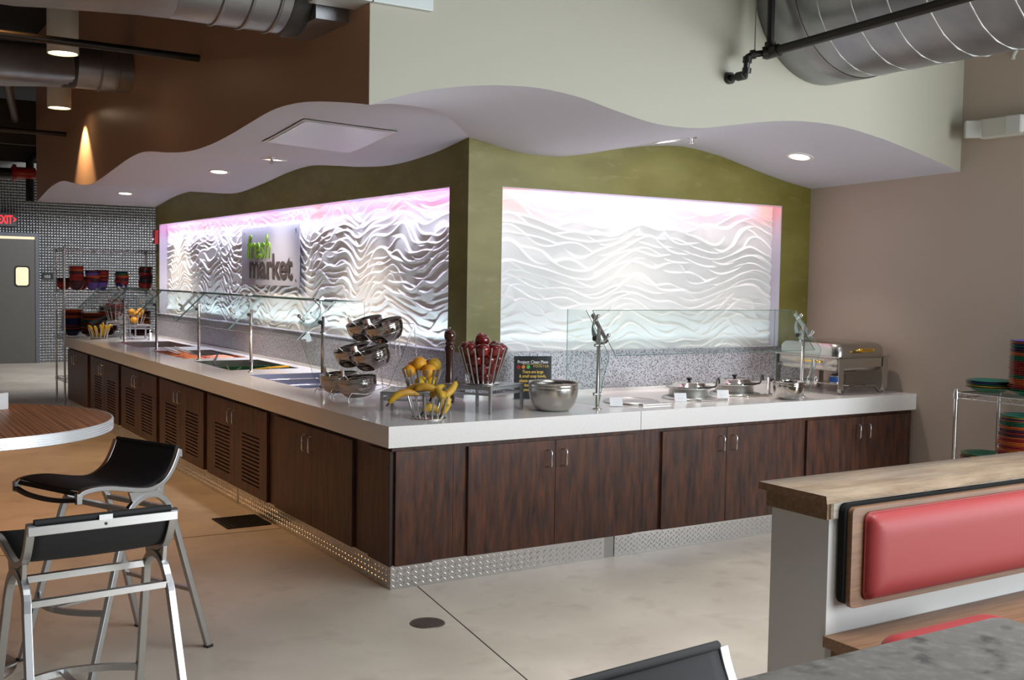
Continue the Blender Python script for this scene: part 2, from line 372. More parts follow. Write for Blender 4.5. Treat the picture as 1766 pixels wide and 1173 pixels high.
def wave_h(U, Vv, A1, A2, seed):
    """overlapping wave relief; U, Vv in metres"""
    rs = np.random.RandomState(seed); ph = rs.uniform(0, 6.28, 24)
    # large meander of the ridges, then local bunching so that ridges merge and part
    w1 = U+.06*np.sin(Vv*7+ph[0]+2*U); v1 = Vv+.02*np.sin(U*9+ph[1])
    p = v1*2*PI/.078+A1*np.sin(w1*2*PI/1.06+ph[2]+.6*np.sin(Vv*4.0+ph[3]))+A2*np.sin(w1*2*PI/.53+ph[4]+1.1*np.sin(Vv*3.4+ph[5]+U))
    p = p+.22*A2*np.sin(w1*2*PI/.29+ph[6]+Vv*5)*(.6+.4*np.sin(U*2.2+ph[7]))
    p = p+4.2*np.sin(U*5.1+Vv*9+ph[8])*np.sin(U*3.3-Vv*8+ph[9])+1.1*np.sin(U*9-Vv*14+ph[10])*np.sin(U*6.2+Vv*15+ph[11])+.0*np.sin(U*21+Vv*17+ph[12])*np.sin(U*11-Vv*21+ph[13])
    p2 = v1*2*PI/.098+.9*A1*np.sin(w1*2*PI/1.15+ph[2]+.9+.5*np.sin(Vv*5+ph[18]))+A2*np.sin(w1*2*PI/.61+ph[19]-Vv*3)+3.4*np.sin(U*4.3-Vv*8+ph[20])*np.sin(U*6.7+Vv*6+ph[21])
    def prof(p, am):
        t = 1-np.mod(p/(2*PI), 1)
        return am*np.where(t < .16, (t/.16)**.8, 1-((t-.16)/.84)**.8)
    a = .021*(.70+.30*np.sin(U*9+Vv*14+ph[14])*np.sin(U*4.1-Vv*9+ph[15]))
    b = .020*(.70+.30*np.sin(U*7-Vv*11+ph[22])*np.sin(U*5.1+Vv*8+ph[23]))
    return np.maximum(prof(p, a), prof(p2, b))
def wave_panel(u0, u1, nu, nv, A1, A2, seed, fn):
    us = np.linspace(u0, u1, nu); vs = np.linspace(PB, PT, nv); U, W_ = np.meshgrid(us, vs); H = wave_h(U, W_, A1, A2, seed)
    return MB().grid([[fn(us[j], vs[i], H[i, j]) for j in range(nu)] for i in range(nv)])
mbp = wave_panel(1.368, 4.006, 380, 220, 4.6, 1.8, 3, lambda u, v, h: (u, WX+REC-.002-h, v))
mbp.box(1.368, 4.006, WX+REC, WX+REC+.012, PB, PT)
tag(mbp.build('carved_wall_panel', M_white), 'white carved wave panel in the green wall behind the soup wells', 'wall panel')
mbp = wave_panel(1.361, 8.992, 760, 200, 5.0, 2.0, 11, lambda u, v, h: (WX+REC-.002-h, u, v))
mbp.box(WX+REC, WX+REC+.012, 1.361, 8.992, PB, PT)
tag(mbp.build('carved_wall_panel', M_white), 'long white carved wave panel behind the fresh market sign', 'wall panel')
# LED lighting hidden in the niche heads and ledges, plus an added counter fill
segs = [(1.40, 1.62, (1, .16, .12)), (1.62, 2.70, (1, .45, .80)), (2.62, 2.82, (.30, .40, 1)), (2.82, 3.80, (1, .45, .75)), (3.80, 3.98, (1, .16, .10))]
for a, b, c in segs: area('niche_led', ((a+b)/2, WX+.016, PT-.010), (0, .75, -1), b-a, .012, 1.1*(b-a), c)
area('niche_led', (2.68, WX+.024, PT-.012), (0, .10, -1), 2.6, .02, 2.2, (.95, .95, 1), .9)
y = 1.4; k = 0
cols = [(1, .40, .8), (1, .45, .75), (.25, .35, 1), (1, .42, .78), (1, .25, .15), (1, .5, .9), (.3, .5, 1)]
while y < 8.9:
    L = (.62, .9, .16, .8, .14, .7, .18)[k % 7]; L = min(L, 8.95-y); c = cols[k % 7]
    area('niche_led', (WX+.016, y+L/2, PT-.010), (.75, 0, -1), L, .012, 1.5*L, c); y += L; k += 1
area('niche_led', (WX+.024, 5.18, PT-.012), (.10, 0, -1), 7.5, .02, 30, (.70, .80, 1), 1.3)
area('ledge_led', (WX+.035, 5.18, PB+.006), (.35, 0, 1), 7.5, .012, 8, (.70, .88, 1), 1.2)
area('counter_fill', (WX-.018, 5.3, PB-.004), (-1, 0, -1), 7.6, .012, 9, (.74, .80, 1), 1.45)  # unseen fill added to brighten the counter beside the granite
area('ledge_led', (2.68, WX+.035, PB+.006), (0, .35, 1), 2.6, .012, .8, (.75, .88, 1), 1.2)

# granite splash; thin lip added to hide the counter fill
gs = MB().box(WX-.004, XW, WX-.004, WX+.13, .922, PB).box(WX-.016, XW, WX-.016, WX+.01, PB-.006, PB)
struct(gs.build('trim_2', M_granite))
gs = MB().box(WX-.004, WX+.13, WX+.13, 9.14, .922, PB).box(WX-.016, WX+.01, WX+.01, 9.14, PB-.006, PB)
struct(gs.build('trim_3', M_granite))

# ---------------------------------------------------------------- worktop
HC = .90; TH = .1165
ct = MB(); Z0 = HC-TH
holes = [(2.10, 3.30), (3.76, 4.86), (5.14, 6.36), (6.90, 8.0)]; HX0, HX1 = .34, .96
Y1 = 9.22; BX = WX+.02
ct.box(0, XW, 0, BX, Z0, HC)
ct.box(0, HX0, BX, Y1, Z0, HC).box(HX1, BX, BX, Y1, Z0, HC)
ys = BX
for a, b in holes: ct.box(HX0, HX1, ys, a, Z0, HC); ys = b
ct.box(HX0, HX1, ys, Y1, Z0, HC)
ct.box(WX-.03, XW, WX-.03, BX, HC, .922).box(WX-.03, BX, BX, Y1, HC, .922)
tag(ct.build('buffet_worktop', M_counter), 'thick white quartz worktop wrapping both sides of the buffet', 'worktop')
tag(MB().box(1.72, 1.7222, -.0012, .0, Z0, HC).build('worktop_joint', M_joint), 'thin seam in the front of the white worktop', 'seam')

# ---------------------------------------------------------------- cabinets
ZB, ZD = .133, .757
def handle(parent, side, u):
    m = MB(); z0, z1 = .605, .703
    if side == 'R': P = [(u, .022, z0), (u, -.022, z0), (u, -.022, z1), (u, .022, z1)]
    else: P = [(.022, u, z0), (-.022, u, z0), (-.022, u, z1), (.022, u, z1)]
    a = [Vector(p) for p in P]; path = [a[0]]
    for i in (1, 2):
        d0 = (a[i-1]-a[i]).normalized(); d1 = (a[i+1]-a[i]).normalized()
        path += [a[i]+d0*.012, a[i]+(d0+d1)*.0035, a[i]+d1*.012]
    path.append(a[3]); m.tube(path, .0045, 8); m.build('handle', M_chrome, parent)
def door(parent, side, u0, u1, hu, louver=None):
    m = MB(); g = .0015
    def bx(a, b, z0, z1, d0=.02, d1=.0385):
        if side == 'R': m.box(a, b, d0, d1, z0, z1)
        else: m.box(d0, d1, a, b, z0, z1)
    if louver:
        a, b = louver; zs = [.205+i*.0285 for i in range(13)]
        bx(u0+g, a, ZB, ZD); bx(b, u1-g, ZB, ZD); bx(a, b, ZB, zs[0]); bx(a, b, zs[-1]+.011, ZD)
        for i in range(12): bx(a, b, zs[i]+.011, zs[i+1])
        bx(a-.01, b+.01, .19, .58, .0385, .0395)  # near-black sheet behind the slots stands in for the unlit inside
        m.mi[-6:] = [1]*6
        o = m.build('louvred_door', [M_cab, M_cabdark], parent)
    else:
        bx(u0+g, u1-g, ZB, ZD); o = m.build('door', M_cab, parent, bevel=.0015)
    if hu: handle(o, side, hu)
    return o
def cab(side, u0, u1, doors, label, depth=.62, strips=()):
    t = thing('cabinet', label, 'cabinet', group=None)
    m = MB()
    if side == 'R': m.box(u0, u1, .041, depth, ZB, Z0-.002)
    else: m.box(.041, depth, u0, u1, ZB, .715).box(.041, .06, u0, u1, .715, Z0-.002)
    m.build('cabinet_body', M_cab, t)
    for d in doors: door(t, side, *d)
    return t
t = thing('corner_cabinet', 'dark wood corner cabinet under the front corner of the worktop', 'cabinet')
MB().box(.041, .42, .041, .50, ZB, Z0-.002).build('cabinet_body', M_cab, t)
MB().box(.054, .285, .02, .0405, ZB-.004, ZD+.002).build('panel', M_cab, t, bevel=.0015)
MB().box(.024, .0405, .036, .30, ZB-.004, ZD+.002).build('panel', M_cab, t, bevel=.0015)
relabel(MB().box(.0235, .0405, .030, .036, ZB-.004, ZD+.002).build('edge_strip', M_joint, t), 'narrow edge strip')
cab('R', .422, 1.78, [(.505, 1.10, 1.045), (1.10, 1.688, 1.153)], 'dark wood double-door cabinet under the black card and large steel bowl', .49)
cab('R', 1.782, 3.10, [(1.915, 2.46, 2.405), (2.46, 3.01, 2.512)], 'dark wood double-door cabinet beneath the soup wells')
cab('R', 3.102, XW-.002, [(3.211, 3.765, 3.71), (3.765, 4.30, 3.815)], 'dark wood double-door cabinet under the chafing dish, against the taupe wall')
cab('L', .502, 1.90, [(.518, 1.149, 1.095), (1.149, 1.80, 1.20)], 'plain double-door cabinet below the tiered rack of bowls')
nm = ['nearest to the front corner', 'second from the front corner', 'third from the front corner', 'fourth from the front corner']
for i, (a, b, c) in enumerate([(1.953, 2.642, 3.325), (3.43, 4.10, 4.78), (4.89, 5.60, 6.28), (6.40, 7.09, 7.76)]):
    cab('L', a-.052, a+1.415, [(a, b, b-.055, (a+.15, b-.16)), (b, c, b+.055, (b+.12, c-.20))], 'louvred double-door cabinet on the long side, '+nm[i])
cab('L', 7.817, 9.18, [(7.95, 8.60, 8.545), (8.60, 9.14, 8.655)], 'plain dark double-door cabinet at the far end of the buffet, by the wire shelving')
# toe kick plates with raised tread
def tread(side, u0, u1, skin=.001, pitch=.046):
    m = MB(); z = ZB-.001
    if side == 'R': m.box(u0, u1, .038, .046, .001, z)
    else: m.box(.038, .046, u0, u1, .001, z)
    n = int((u1-u0)/pitch); k = 0
    for i in range(n):
        for j in range(4):
            for q in (0, 1):
                u = u0+.016+i*pitch+q*pitch/2; zz = .018+j*.031+q*.0155
                if zz > z-.012 or u > u1-.012: continue
                an = (PI/4.5 if q else -PI/4.5)+PI/2*0; du, dz = math.cos(an)*.0145, math.sin(an)*.0145; nu, nz = -math.sin(an)*.0045, math.cos(an)*.0045
                P = [(u-du, zz-dz, 0), (u+nu, zz+nz, 0), (u+du, zz+dz, 0), (u-nu, zz-nz, 0), (u-du*.5, zz-dz*.5, .0034), (u+du*.5, zz+dz*.5, .0034)]
                P = [((a, .038-c, b) if side == 'R' else (.038-c, a, b)) for a, b, c in P]
                m.add(P, [(0, 1, 5, 4), (1, 2, 5), (2, 3, 4, 5), (3, 0, 4)])
    return m
for side, a, b, lb in [('R', .038, 1.486, 'silver tread kick plate under the doors right of the front corner'), ('R', 1.565, XW-.01, 'silver tread kick plate continuing under the cabinets towards the taupe wall'),
                   ('L', .047, 2.62, 'tread kick plate on the long side, starting at the front corner'), ('L', 2.63, 5.60, 'tread kick plate below the middle louvred cabinets'), ('L', 5.61, 9.1, 'tread kick plate at the far end of the long side')]:
    tag(tread(side, a, b).build('kick_plate', M_tread), lb, 'kick plate')
tag(MB().box(1.49, 1.562, .043, .05, .001, ZB-.001).build('kick_plate_joint', M_satin), 'plain metal joint piece between two silver kick plates', 'kick plate')
pl = MB().box(.30, XW-.01, .30, .6, 0, ZB).box(.30, .6, .6, 9.1, 0, ZB); pl.box(.047, .6, .0465, .3, 0, ZB-.002).box(.6, XW-.01, .052, .3, 0, ZB-.002).box(.047, .3, .3, 9.1, 0, ZB-.002)
struct(pl.build('baseboard_cabinets', M_black))
# floor drains
dr = MB(); dr.lathe([(0.0001, .001), (.073, .001), (.08, .0035), (.085, .0035), (.088, 0)], (-.056, -.572, 0), 36, smooth=False)
for i in range(-4, 5):
    h = math.sqrt(.072**2-(i*.016)**2); dr.box(-.056+i*.016-.004, -.056+i*.016+.004, -.572-h, -.572+h, .001, .0036); dr.box(-.056-h, -.056+h, -.572+i*.016-.003, -.572+i*.016+.003, .001, .0032)
tag(dr.build('floor_drain', mat('worn_drain_metal', (.16, .13, .11), .5, .6)), 'round metal grid drain in the concrete floor', 'drain')
dr = MB(); dr.box(-.28, .02, 1.86, 2.20, .0005, .002)
for i in range(11): dr.box(-.275+i*.029, -.265+i*.029, 1.865, 2.195, .001, .007)
dr.box(-.28, .02, 1.855, 1.867, .0005, .007).box(-.28, .02, 2.193, 2.205, .0005, .007).box(-.285, -.275, 1.855, 2.205, .0005, .007)
tag(dr.build('floor_grate', M_dark), 'square dark slotted grate in the floor beside the long cabinets', 'drain')

# ---------------------------------------------------------------- food wells in the worktop
def well(y0, y1, label, depth=.17, m=None):
    b = MB(); x0, x1 = HX0+.002, HX1-.002; y0 += .002; y1 -= .002; zt, zb = HC-TH+.03, HC-depth; q = .003
    b.box(x0, x0+q, y0, y1, zb, HC-.002).box(x1-q, x1, y0, y1, zb, HC-.002).box(x0+q, x1-q, y0, y0+q, zb, HC-.002).box(x0+q, x1-q, y1-q, y1, zb, HC-.002).box(x0, x1, y0, y1, zb-q, zb)
    return tag(b.build('food_well', m or M_steel), label, 'food well')
well(*holes[0], 'empty steel cold well behind the steel mixing bowls', .17, mat('blue_glow_tinted_steel', (.40, .42, .52), .3, .8))  # bluish light in this well is put into the steel colour
well(*holes[1], 'sunken well holding the green tray and yellow ladle', .17, M_steel)
well(*holes[2], 'sunken well holding orange and red food pans', .17, M_steel)
well(*holes[3], 'sunken well at the far end with red food', .17, M_steel)
def wellrail():
    m = MB(); m.tube([(.40, 3.22, .86), (.40, 2.20, .86)], .006, 6).tube([(.86, 3.22, .86), (.86, 2.20, .86)], .006, 6).tube([(.38, 3.20, .86), (.90, 3.20, .86)], .006, 6).tube([(.38, 2.22, .86), (.90, 2.22, .86)], .006, 6).tube([(.38, 2.72, .86), (.90, 2.72, .86)], .006, 6)
    m.box(.345, .955, 3.19, 3.21, .850, .856).box(.345, .955, 2.21, 2.23, .850, .856)
    return tag(m.build('well_rack', M_chrome), 'chrome wire frame laid in the empty cold well', 'rack')
wellrail()
def pan(name, x0, x1, y0, y1, z, h, m, label, cat='pan'):
    b = MB(); q = .004; fl = .012
    b.box(x0, x0+q, y0, y1, z, z+h).box(x1-q, x1, y0, y1, z, z+h).box(x0+q, x1-q, y0, y0+q, z, z+h).box(x0+q, x1-q, y1-q, y1, z, z+h).box(x0, x1, y0, y1, z-q, z)
    b.box(x0-fl, x0, y0-fl, y1+fl, z+h-.003, z+h).box(x1, x1+fl, y0-fl, y1+fl, z+h-.003, z+h).box(x0, x1, y0-fl, y0, z+h-.003, z+h).box(x0, x1, y1, y1+fl, z+h-.003, z+h)
    return tag(b.build(name, m), label, cat)
M_gpan = mat('dark_green_melamine', (.012, .07, .022), .3); M_wood = mat('bamboo_spoon', (.55, .32, .10), .5); M_orangep = mat('terracotta_tray', (.55, .09, .02), .4)
pan('serving_tray', .40, .90, 3.80, 4.50, .785, .085, M_gpan, 'dark green tray sunk in the second well')
M_ypl = mat('yellow_plastic', (.75, .42, .02), .35)
def utensil(name, pts, r, m, label, head=None):
    b = MB(); b.tube(pts, r, 8)
    if head: b.sphere(head[0], head[1], 12, 8, head[2])
    return tag(b.build(name, m), label, 'utensil')
utensil('ladle', [(.52, 4.05, .84), (.60, 3.90, .885), (.70, 3.74, .915), (.80, 3.60, .935)], .008, M_ypl, 'yellow curved ladle handle over the green tray', ((.51, 4.09, .835), .035, (1, 1, .6)))
utensil('wooden_spoon', [(.50, 4.26, .84), (.36, 3.90, .925)], .006, M_wood, 'wooden spoon resting on the edge of the green tray', ((.52, 4.30, .832), .03, (1, 1, .4)))
utensil('steel_spoon', [(.56, 4.34, .84), (.45, 3.80, .918)], .004, M_steel, 'thin steel spoon beside the wooden spoon in the green tray', ((.565, 4.37, .835), .025, (1, 1, .4)))
utensil('black_tongs', [(.62, 5.02, .93), (.46, 4.62, .90), (.43, 4.40, .86)], .010, M_black, 'black-handled tongs lying from the orange pans towards the green tray')
M_food1 = mat('shredded_carrot', (.85, .24, .02), .55, noise=60, col2=(.55, .10, .01), bump=1, bscale=90)
M_food2 = mat('tomato_salad', (.50, .05, .01), .4, noise=50, col2=(.80, .30, .04), bump=1, bscale=70)
M_food3 = mat('sliced_meat', (.55, .16, .08), .45, noise=40, col2=(.72, .32, .18), bump=1, bscale=60)
def heap(name, x0, x1, y0, y1, z, hgt, m, label):
    rs = random.Random(len(label)); rows = []
    for i in range(15):
        r = []
        for j in range(19):
            a, b = i/14, j/18; k = math.sin(PI*a)**.4*math.sin(PI*b)**.4 if 0 < i < 14 and 0 < j < 18 else 0
            r.append((x0+(x1-x0)*a, y0+(y1-y0)*b, z+hgt*k*(.6+.4*rs.random())))
        rows.append(r)
    o = tag(MB().grid(rows).build(name, m), label, 'food'); o['kind'] = 'stuff'; return o
pan('food_pan', .38, .63, 5.20, 5.70, .80, .085, M_orangep, 'terracotta food pan of tomato salad, nearer the counter edge')
pan('food_pan', .38, .63, 5.76, 6.26, .80, .085, M_orangep, 'terracotta food pan heaped with shredded carrot')
pan('food_pan', .67, .92, 5.20, 5.70, .80, .085, M_orangep, 'terracotta food pan of pink slices, nearer the granite splash')
pan('food_pan', .67, .92, 5.76, 6.26, .80, .085, M_steel, 'steel food pan at the back of the orange food well')
heap('tomato_salad', .385, .625, 5.205, 5.695, .86, .05, M_food2, 'red and orange salad filling the front food pan')
heap('shredded_carrot', .385, .625, 5.765, 6.255, .86, .06, M_food1, 'bright orange shredded carrot heaped in its pan')
heap('sliced_meat', .675, .915, 5.205, 5.695, .865, .045, M_food3, 'pink sliced food in the pan by the granite splash')
for lb, x, yy in (('near', .42, 6.26), ('far', .55, 6.34)):
    b = MB(); b.beam((x, yy, .93), (x+.06, yy-.42, .90), .03, .006).beam((x+.03, yy, .94), (x+.09, yy-.40, .905), .022, .004)
    b.beam((x+.01, yy+.03, .925), (x+.04, yy+.03, .945), .03, .006)
    tag(b.build('serving_tongs', M_steel), 'steel tongs over the shredded carrot, the pair %s the counter edge' % ('nearer to' if lb == 'near' else 'farther from'), 'utensil')
pan('food_pan', .42, .62, 7.0, 7.5, .80, .06, M_reddev, 'shallow red food pan in the far well')
utensil('steel_spoon', [(.47, 7.3, .87), (.40, 7.0, .93)], .006, M_steel, 'steel spoon standing in the shallow red pan', ((.475, 7.32, .862), .022, (1, 1, .5)))

# ---------------------------------------------------------------- sneeze guards
def bracket(parent, base, fwd, R1=.100, R2=.115):
    """crescent plate clamping a tilted glass; fwd = unit vector towards the customer"""
    F = Vector(fwd); U = Vector((0, 0, 1)); N = F.cross(U); B = Vector(base); G = (F*.70-U*.714).normalized(); D = (-F*.714-U*.70).normalized()
    B = B+D*.012; th = N*.005; n = 14; m = MB()
    O = [B+G*R1*math.cos(PI*i/n)+D*R2*math.sin(PI*i/n) for i in range(n+1)]; I = [B+G*R1*.80*math.cos(PI*i/n)+D*(.022+(R2*.66-.022)*math.sin(PI*i/n)) for i in range(n+1)]
    m.grid([[p-th for p in O], [p-th for p in I]], False).grid([[p+th for p in I], [p+th for p in O]], False).grid([[p+th for p in O], [p-th for p in O]], False).grid([[p-th for p in I], [p+th for p in I]], False)
    m.obox(B-G*.018+D*.008, G, D, N, (R1+.022, .012, .005))
    m.obox(B+D*.05, D, G, N, (.04, .009, .005))
    b = m.build('bracket', M_brkt, parent)
    for a in (-.085, .075):
        k = MB(); p = B+G*a; k.cyl(p+D*.014, p-D*.030, .011, seg=12); k.sphere(tuple(p-D*.030), .0135, 12, 8); k.sphere(tuple(p+D*.016), .013, 12, 8); k.build('knob', M_chrome, b)
    MB().cyl(B+D*(R2-.014)-N*.014, B+D*(R2-.014)+N*.014, .015, seg=12).build('knob', M_black, b)
def guard_post(parent, x, y, fwd, h=.49, flange=.028):
    m = MB(); m.lathe([(.0001, 0), (flange, 0), (flange, .006), (.016, .010), (.0125, .014), (.0125, h), (.0001, h)], (x, y, HC), 20)
    p = m.build('post', M_steel, parent)
    F = Vector(fwd)
    for z in (HC+.095, HC+.40): MB().cyl(Vector((x, y, z))-F*.0-F.cross(Vector((0, 0, 1)))*.03, Vector((x, y, z))+F.cross(Vector((0, 0, 1)))*.03, .010, seg=12).build('clamp', M_chrome, p)
    return p
def glass(name, pts, dvec, parent, edge=True):
    g = MB().prism(pts, dvec); g.mi = [0, 0]+[1]*(len(g.f)-2)
    return g.build(name, [M_glass, M_glassedge], parent)
sg = thing('sneeze_guard', 'long glass sneeze guard on five posts along the left food wells', 'sneeze guard')
GXB, GXT, GZB, GZT = .12, .385, 1.275, 1.535
posts = [1.966, 3.488, 4.964, 6.498, 7.949]; edges = [1.65, 3.13, 4.63, 6.12, 7.58, 9.0]
for yv in posts:
    guard_post(sg, .43, yv, (-1, 0, 0), .52); bracket(sg, (.318, yv, 1.463), (-1, 0, 0), .105, .125)
for a, b in zip(edges[:-1], edges[1:]):
    glass('glass_panel', [(GXB, a+.01, GZB), (GXT, a+.01, GZT), (GXT, b-.01, GZT), (GXB, b-.01, GZB)], (.005, 0, -.005), sg)
    glass('glass_shelf', [(GXT+.01, a+.01, GZT-.004), (.60, a+.01, GZT-.004), (.60, b-.01, GZT-.004), (GXT+.01, b-.01, GZT-.004)], (0, 0, -.006), sg)
glass('end_panel', [(.60, 1.64, 1.52), (GXT, 1.64, 1.52), (GXB+.02, 1.64, 1.28), (.27, 1.64, .93), (.60, 1.64, .93)], (0, .006, 0), sg)
rg = thing('sneeze_guard', 'shorter glass sneeze guard over the soup wells', 'sneeze guard')
for xv in (1.532, 3.335):
    guard_post(rg, xv, .20, (0, -1, 0), .505); bracket(rg, (xv+.030, .205, 1.405), (0, -1, 0), .095, .10)
glass('glass_panel', [(1.555, .055, 1.246), (1.555, .30, 1.516), (3.30, .30, 1.516), (3.30, .055, 1.246)], (0, .004, -.004), rg)
for xv in (1.500, 3.352):
    glass('end_panel', [(xv, .50, 1.515), (xv, .30, 1.515), (xv, .052, 1.25), (xv, .058, 1.22), (xv, .10, 1.12), (xv, .147, .935), (xv, .16, .925), (xv, .47, .925), (xv, .50, .94)], (.006, 0, 0), rg)
def stub(x, y, label):
    t = thing('support_stub', label, 'post', (x, y, HC))
    MB().lathe([(.0001, 0), (.03, 0), (.03, .004), (.013, .008), (.013, .125), (.0001, .125)], seg=18).build('stub_post', M_steel, t)
    MB().cyl((.0, 0, .105), (.03, -.02, .105), .012, seg=12).build('knob', M_black, t)
stub(3.247, .436, 'short steel stub post with black knob behind the small steel bowl'); stub(.80, 8.25, 'short steel stub post at the far end of the worktop')

# ---------------------------------------------------------------- soffit fittings
def normal_at(x, y):
    e = .02; dx = (soffit(x+e, y)-soffit(x-e, y))/(2*e); dy = (soffit(x, y+e)-soffit(x, y-e))/(2*e)
    return Vector((dx, dy, -1)).normalized()
def on_soffit(m, x, y): return Vector((x, y, soffit(x, y)))
for i, (x, y, lb) in enumerate([(3.577, .516, 'round recessed light near the taupe wall end of the soffit'), (2.475, .72, 'round recessed light above the soup wells'), (.557, 4.77, 'round recessed light above the middle of the long buffet'), (.546, 8.40, 'round recessed light near the far end of the soffit'), (.393, 2.876, 'round recessed light between the ceiling hatch and the wall')]):
    z = soffit(x, y); n = normal_at(x, y); q = Vector((0, 0, -1)).rotation_difference(n).to_matrix()
    t = thing('recessed_light', lb, 'light', (x, y, z))
    MB().lathe([(.072, .004), (.072, -.006), (.10, -.006), (.104, .001), (.104, .006)], seg=32, axis=q).build('trim_ring', M_whitemetal, t)
    MB().lathe([(.0001, -.002), (.072, -.002)], seg=28, axis=q).build('lamp', M_lamp, t)
    spot('soffit_spot', (x, y, z-.03), (.30, 0, -1) if i > 1 else (0, .0, -1), 125 if i > 1 else 52, (1, .87, .76), 1.5, 1.0, .06)
for x, y, lb in [(2.567, .56, 'chrome sprinkler head on the soffit beside the light over the soup wells'), (.30, 2.66, 'chrome sprinkler head on the soffit by the ceiling hatch')]:
    z = soffit(x, y); t = thing('fire_sprinkler', lb, 'sprinkler', (x, y, z))
    MB().lathe([(.034, .003), (.034, -.003), (.012, -.006), (.010, -.03), (.0001, -.03)], seg=20).build('escutcheon', M_chrome, t)
    MB().lathe([(.0001, -.045), (.018, -.045), (.018, -.042), (.0001, -.042)], seg=16).cyl((.009, 0, -.03), (.009, 0, -.043), .002, seg=6).cyl((-.009, 0, -.03), (-.009, 0, -.043), .002, seg=6).build('deflector', M_chrome, t)
# ceiling access hatch following the soffit
hc = [(-.085, 1.03), (.575, 1.07), (.86, 2.34), (.10, 2.30)]
def hatch(inset, dz, nn=10):
    rows = []
    cx = sum(p[0] for p in HQ)/4; cy = sum(p[1] for p in HQ)/4
    Q = [(p[0]+(cx-p[0])*inset, p[1]+(cy-p[1])*inset) for p in HQ]
    for i in range(nn+1):
        r = []
        for j in range(nn+1):
            a, b = i/nn, j/nn; x = (1-a)*((1-b)*Q[0][0]+b*Q[1][0])+a*((1-b)*Q[3][0]+b*Q[2][0]); y = (1-a)*((1-b)*Q[0][1]+b*Q[1][1])+a*((1-b)*Q[3][1]+b*Q[2][1])
            r.append((x, y, soffit(x, y)-dz))
        rows.append(r)
    return MB().grid(rows)
HQ = [(-.03, 1.17), (.60, 1.17), (.60, 1.925), (-.03, 1.925)]
t = thing('ceiling_hatch', 'large rectangular metal access panel in the wavy soffit', 'hatch')
hatch(-.012, .003).build('hatch_gap', M_joint, t); hatch(0, .006).build('hatch_frame', M_whitemetal, t); hatch(.06, .010).build('hatch_panel', mat('hatch_metal', (.60, .62, .68), .30, .75), t)

# ---------------------------------------------------------------- fresh market sign
t = thing('wall_sign', 'square frosted sign reading fresh market on the long wave panel', 'sign')
MB().box(WX+.052, WX+.06, 4.285, 5.90, 1.607, 2.18).build('sign_panel', M_frost, t)
sb = MB()
for yv in (4.36, 5.82):
    for z in (1.66, 2.13): sb.cyl((WX+.048, yv, z), (WX+.098, yv, z), .012, seg=12)
sb.build('standoff', M_chrome, t)
relabel(textpart('fresh', .335, M_grn, t, (WX+.047, 5.74, 1.872), (0, -1, 0), ext=.004, name='green_word', shear=.2, offset=.0015, sx=1.04), 'green word fresh')
relabel(textpart('market', .335, M_dk, t, (WX+.047, 5.655, 1.678), (0, -1, 0), ext=.004, name='dark_word', offset=.0075, sx=1.25), 'charcoal word market')

# fire alarm on the wall end
t = thing('fire_alarm', 'red fire alarm strobe on the end of the olive wall', 'alarm', (WX, 9.06, 2.17))
MB().box(-.05, -.001, -.045, .045, -.09, .09).build('alarm_body', M_reddev, t, bevel=.006); MB().cyl((-.05, 0, -.03), (-.075, 0, -.03), .022, seg=14).build('strobe', M_chrome, t)
# emergency light on the right wall
t = thing('emergency_light', 'white twin-head emergency light on the taupe wall', 'light', (XW, -.64, 2.795))
MB().box(-.07, -.001, -.36, .15, -.068, .068).build('housing', M_plast, t, bevel=.01)
for px_, yv, an in ((-.085, .19, .75), (-.100, -.14, .12)):
    q = Matrix.Rotation(an, 3, 'Z'); D_ = [(-.012, -.062), (-.012, .062)]+[(-.012+.055*math.sin(PI*k/10), .062*math.cos(PI*k/10)) for k in range(1, 10)]
    pts = [q @ Vector((a_, -.055, b_))+Vector((px_, yv, 0)) for a_, b_ in D_]
    h_ = MB().prism(pts, q @ Vector((0, .11, 0))).build('lamp_head', M_plast, t, bevel=.006)
    MB().obox(q @ Vector((-.022, 0, 0))+Vector((px_, yv, 0)), q @ Vector((1, 0, 0)), q @ Vector((0, 1, 0)), (0, 0, 1), (.012, .054, .060)).build('lens', mat('frosted_lens', (.50, .50, .46), .3), h_, bevel=.008)

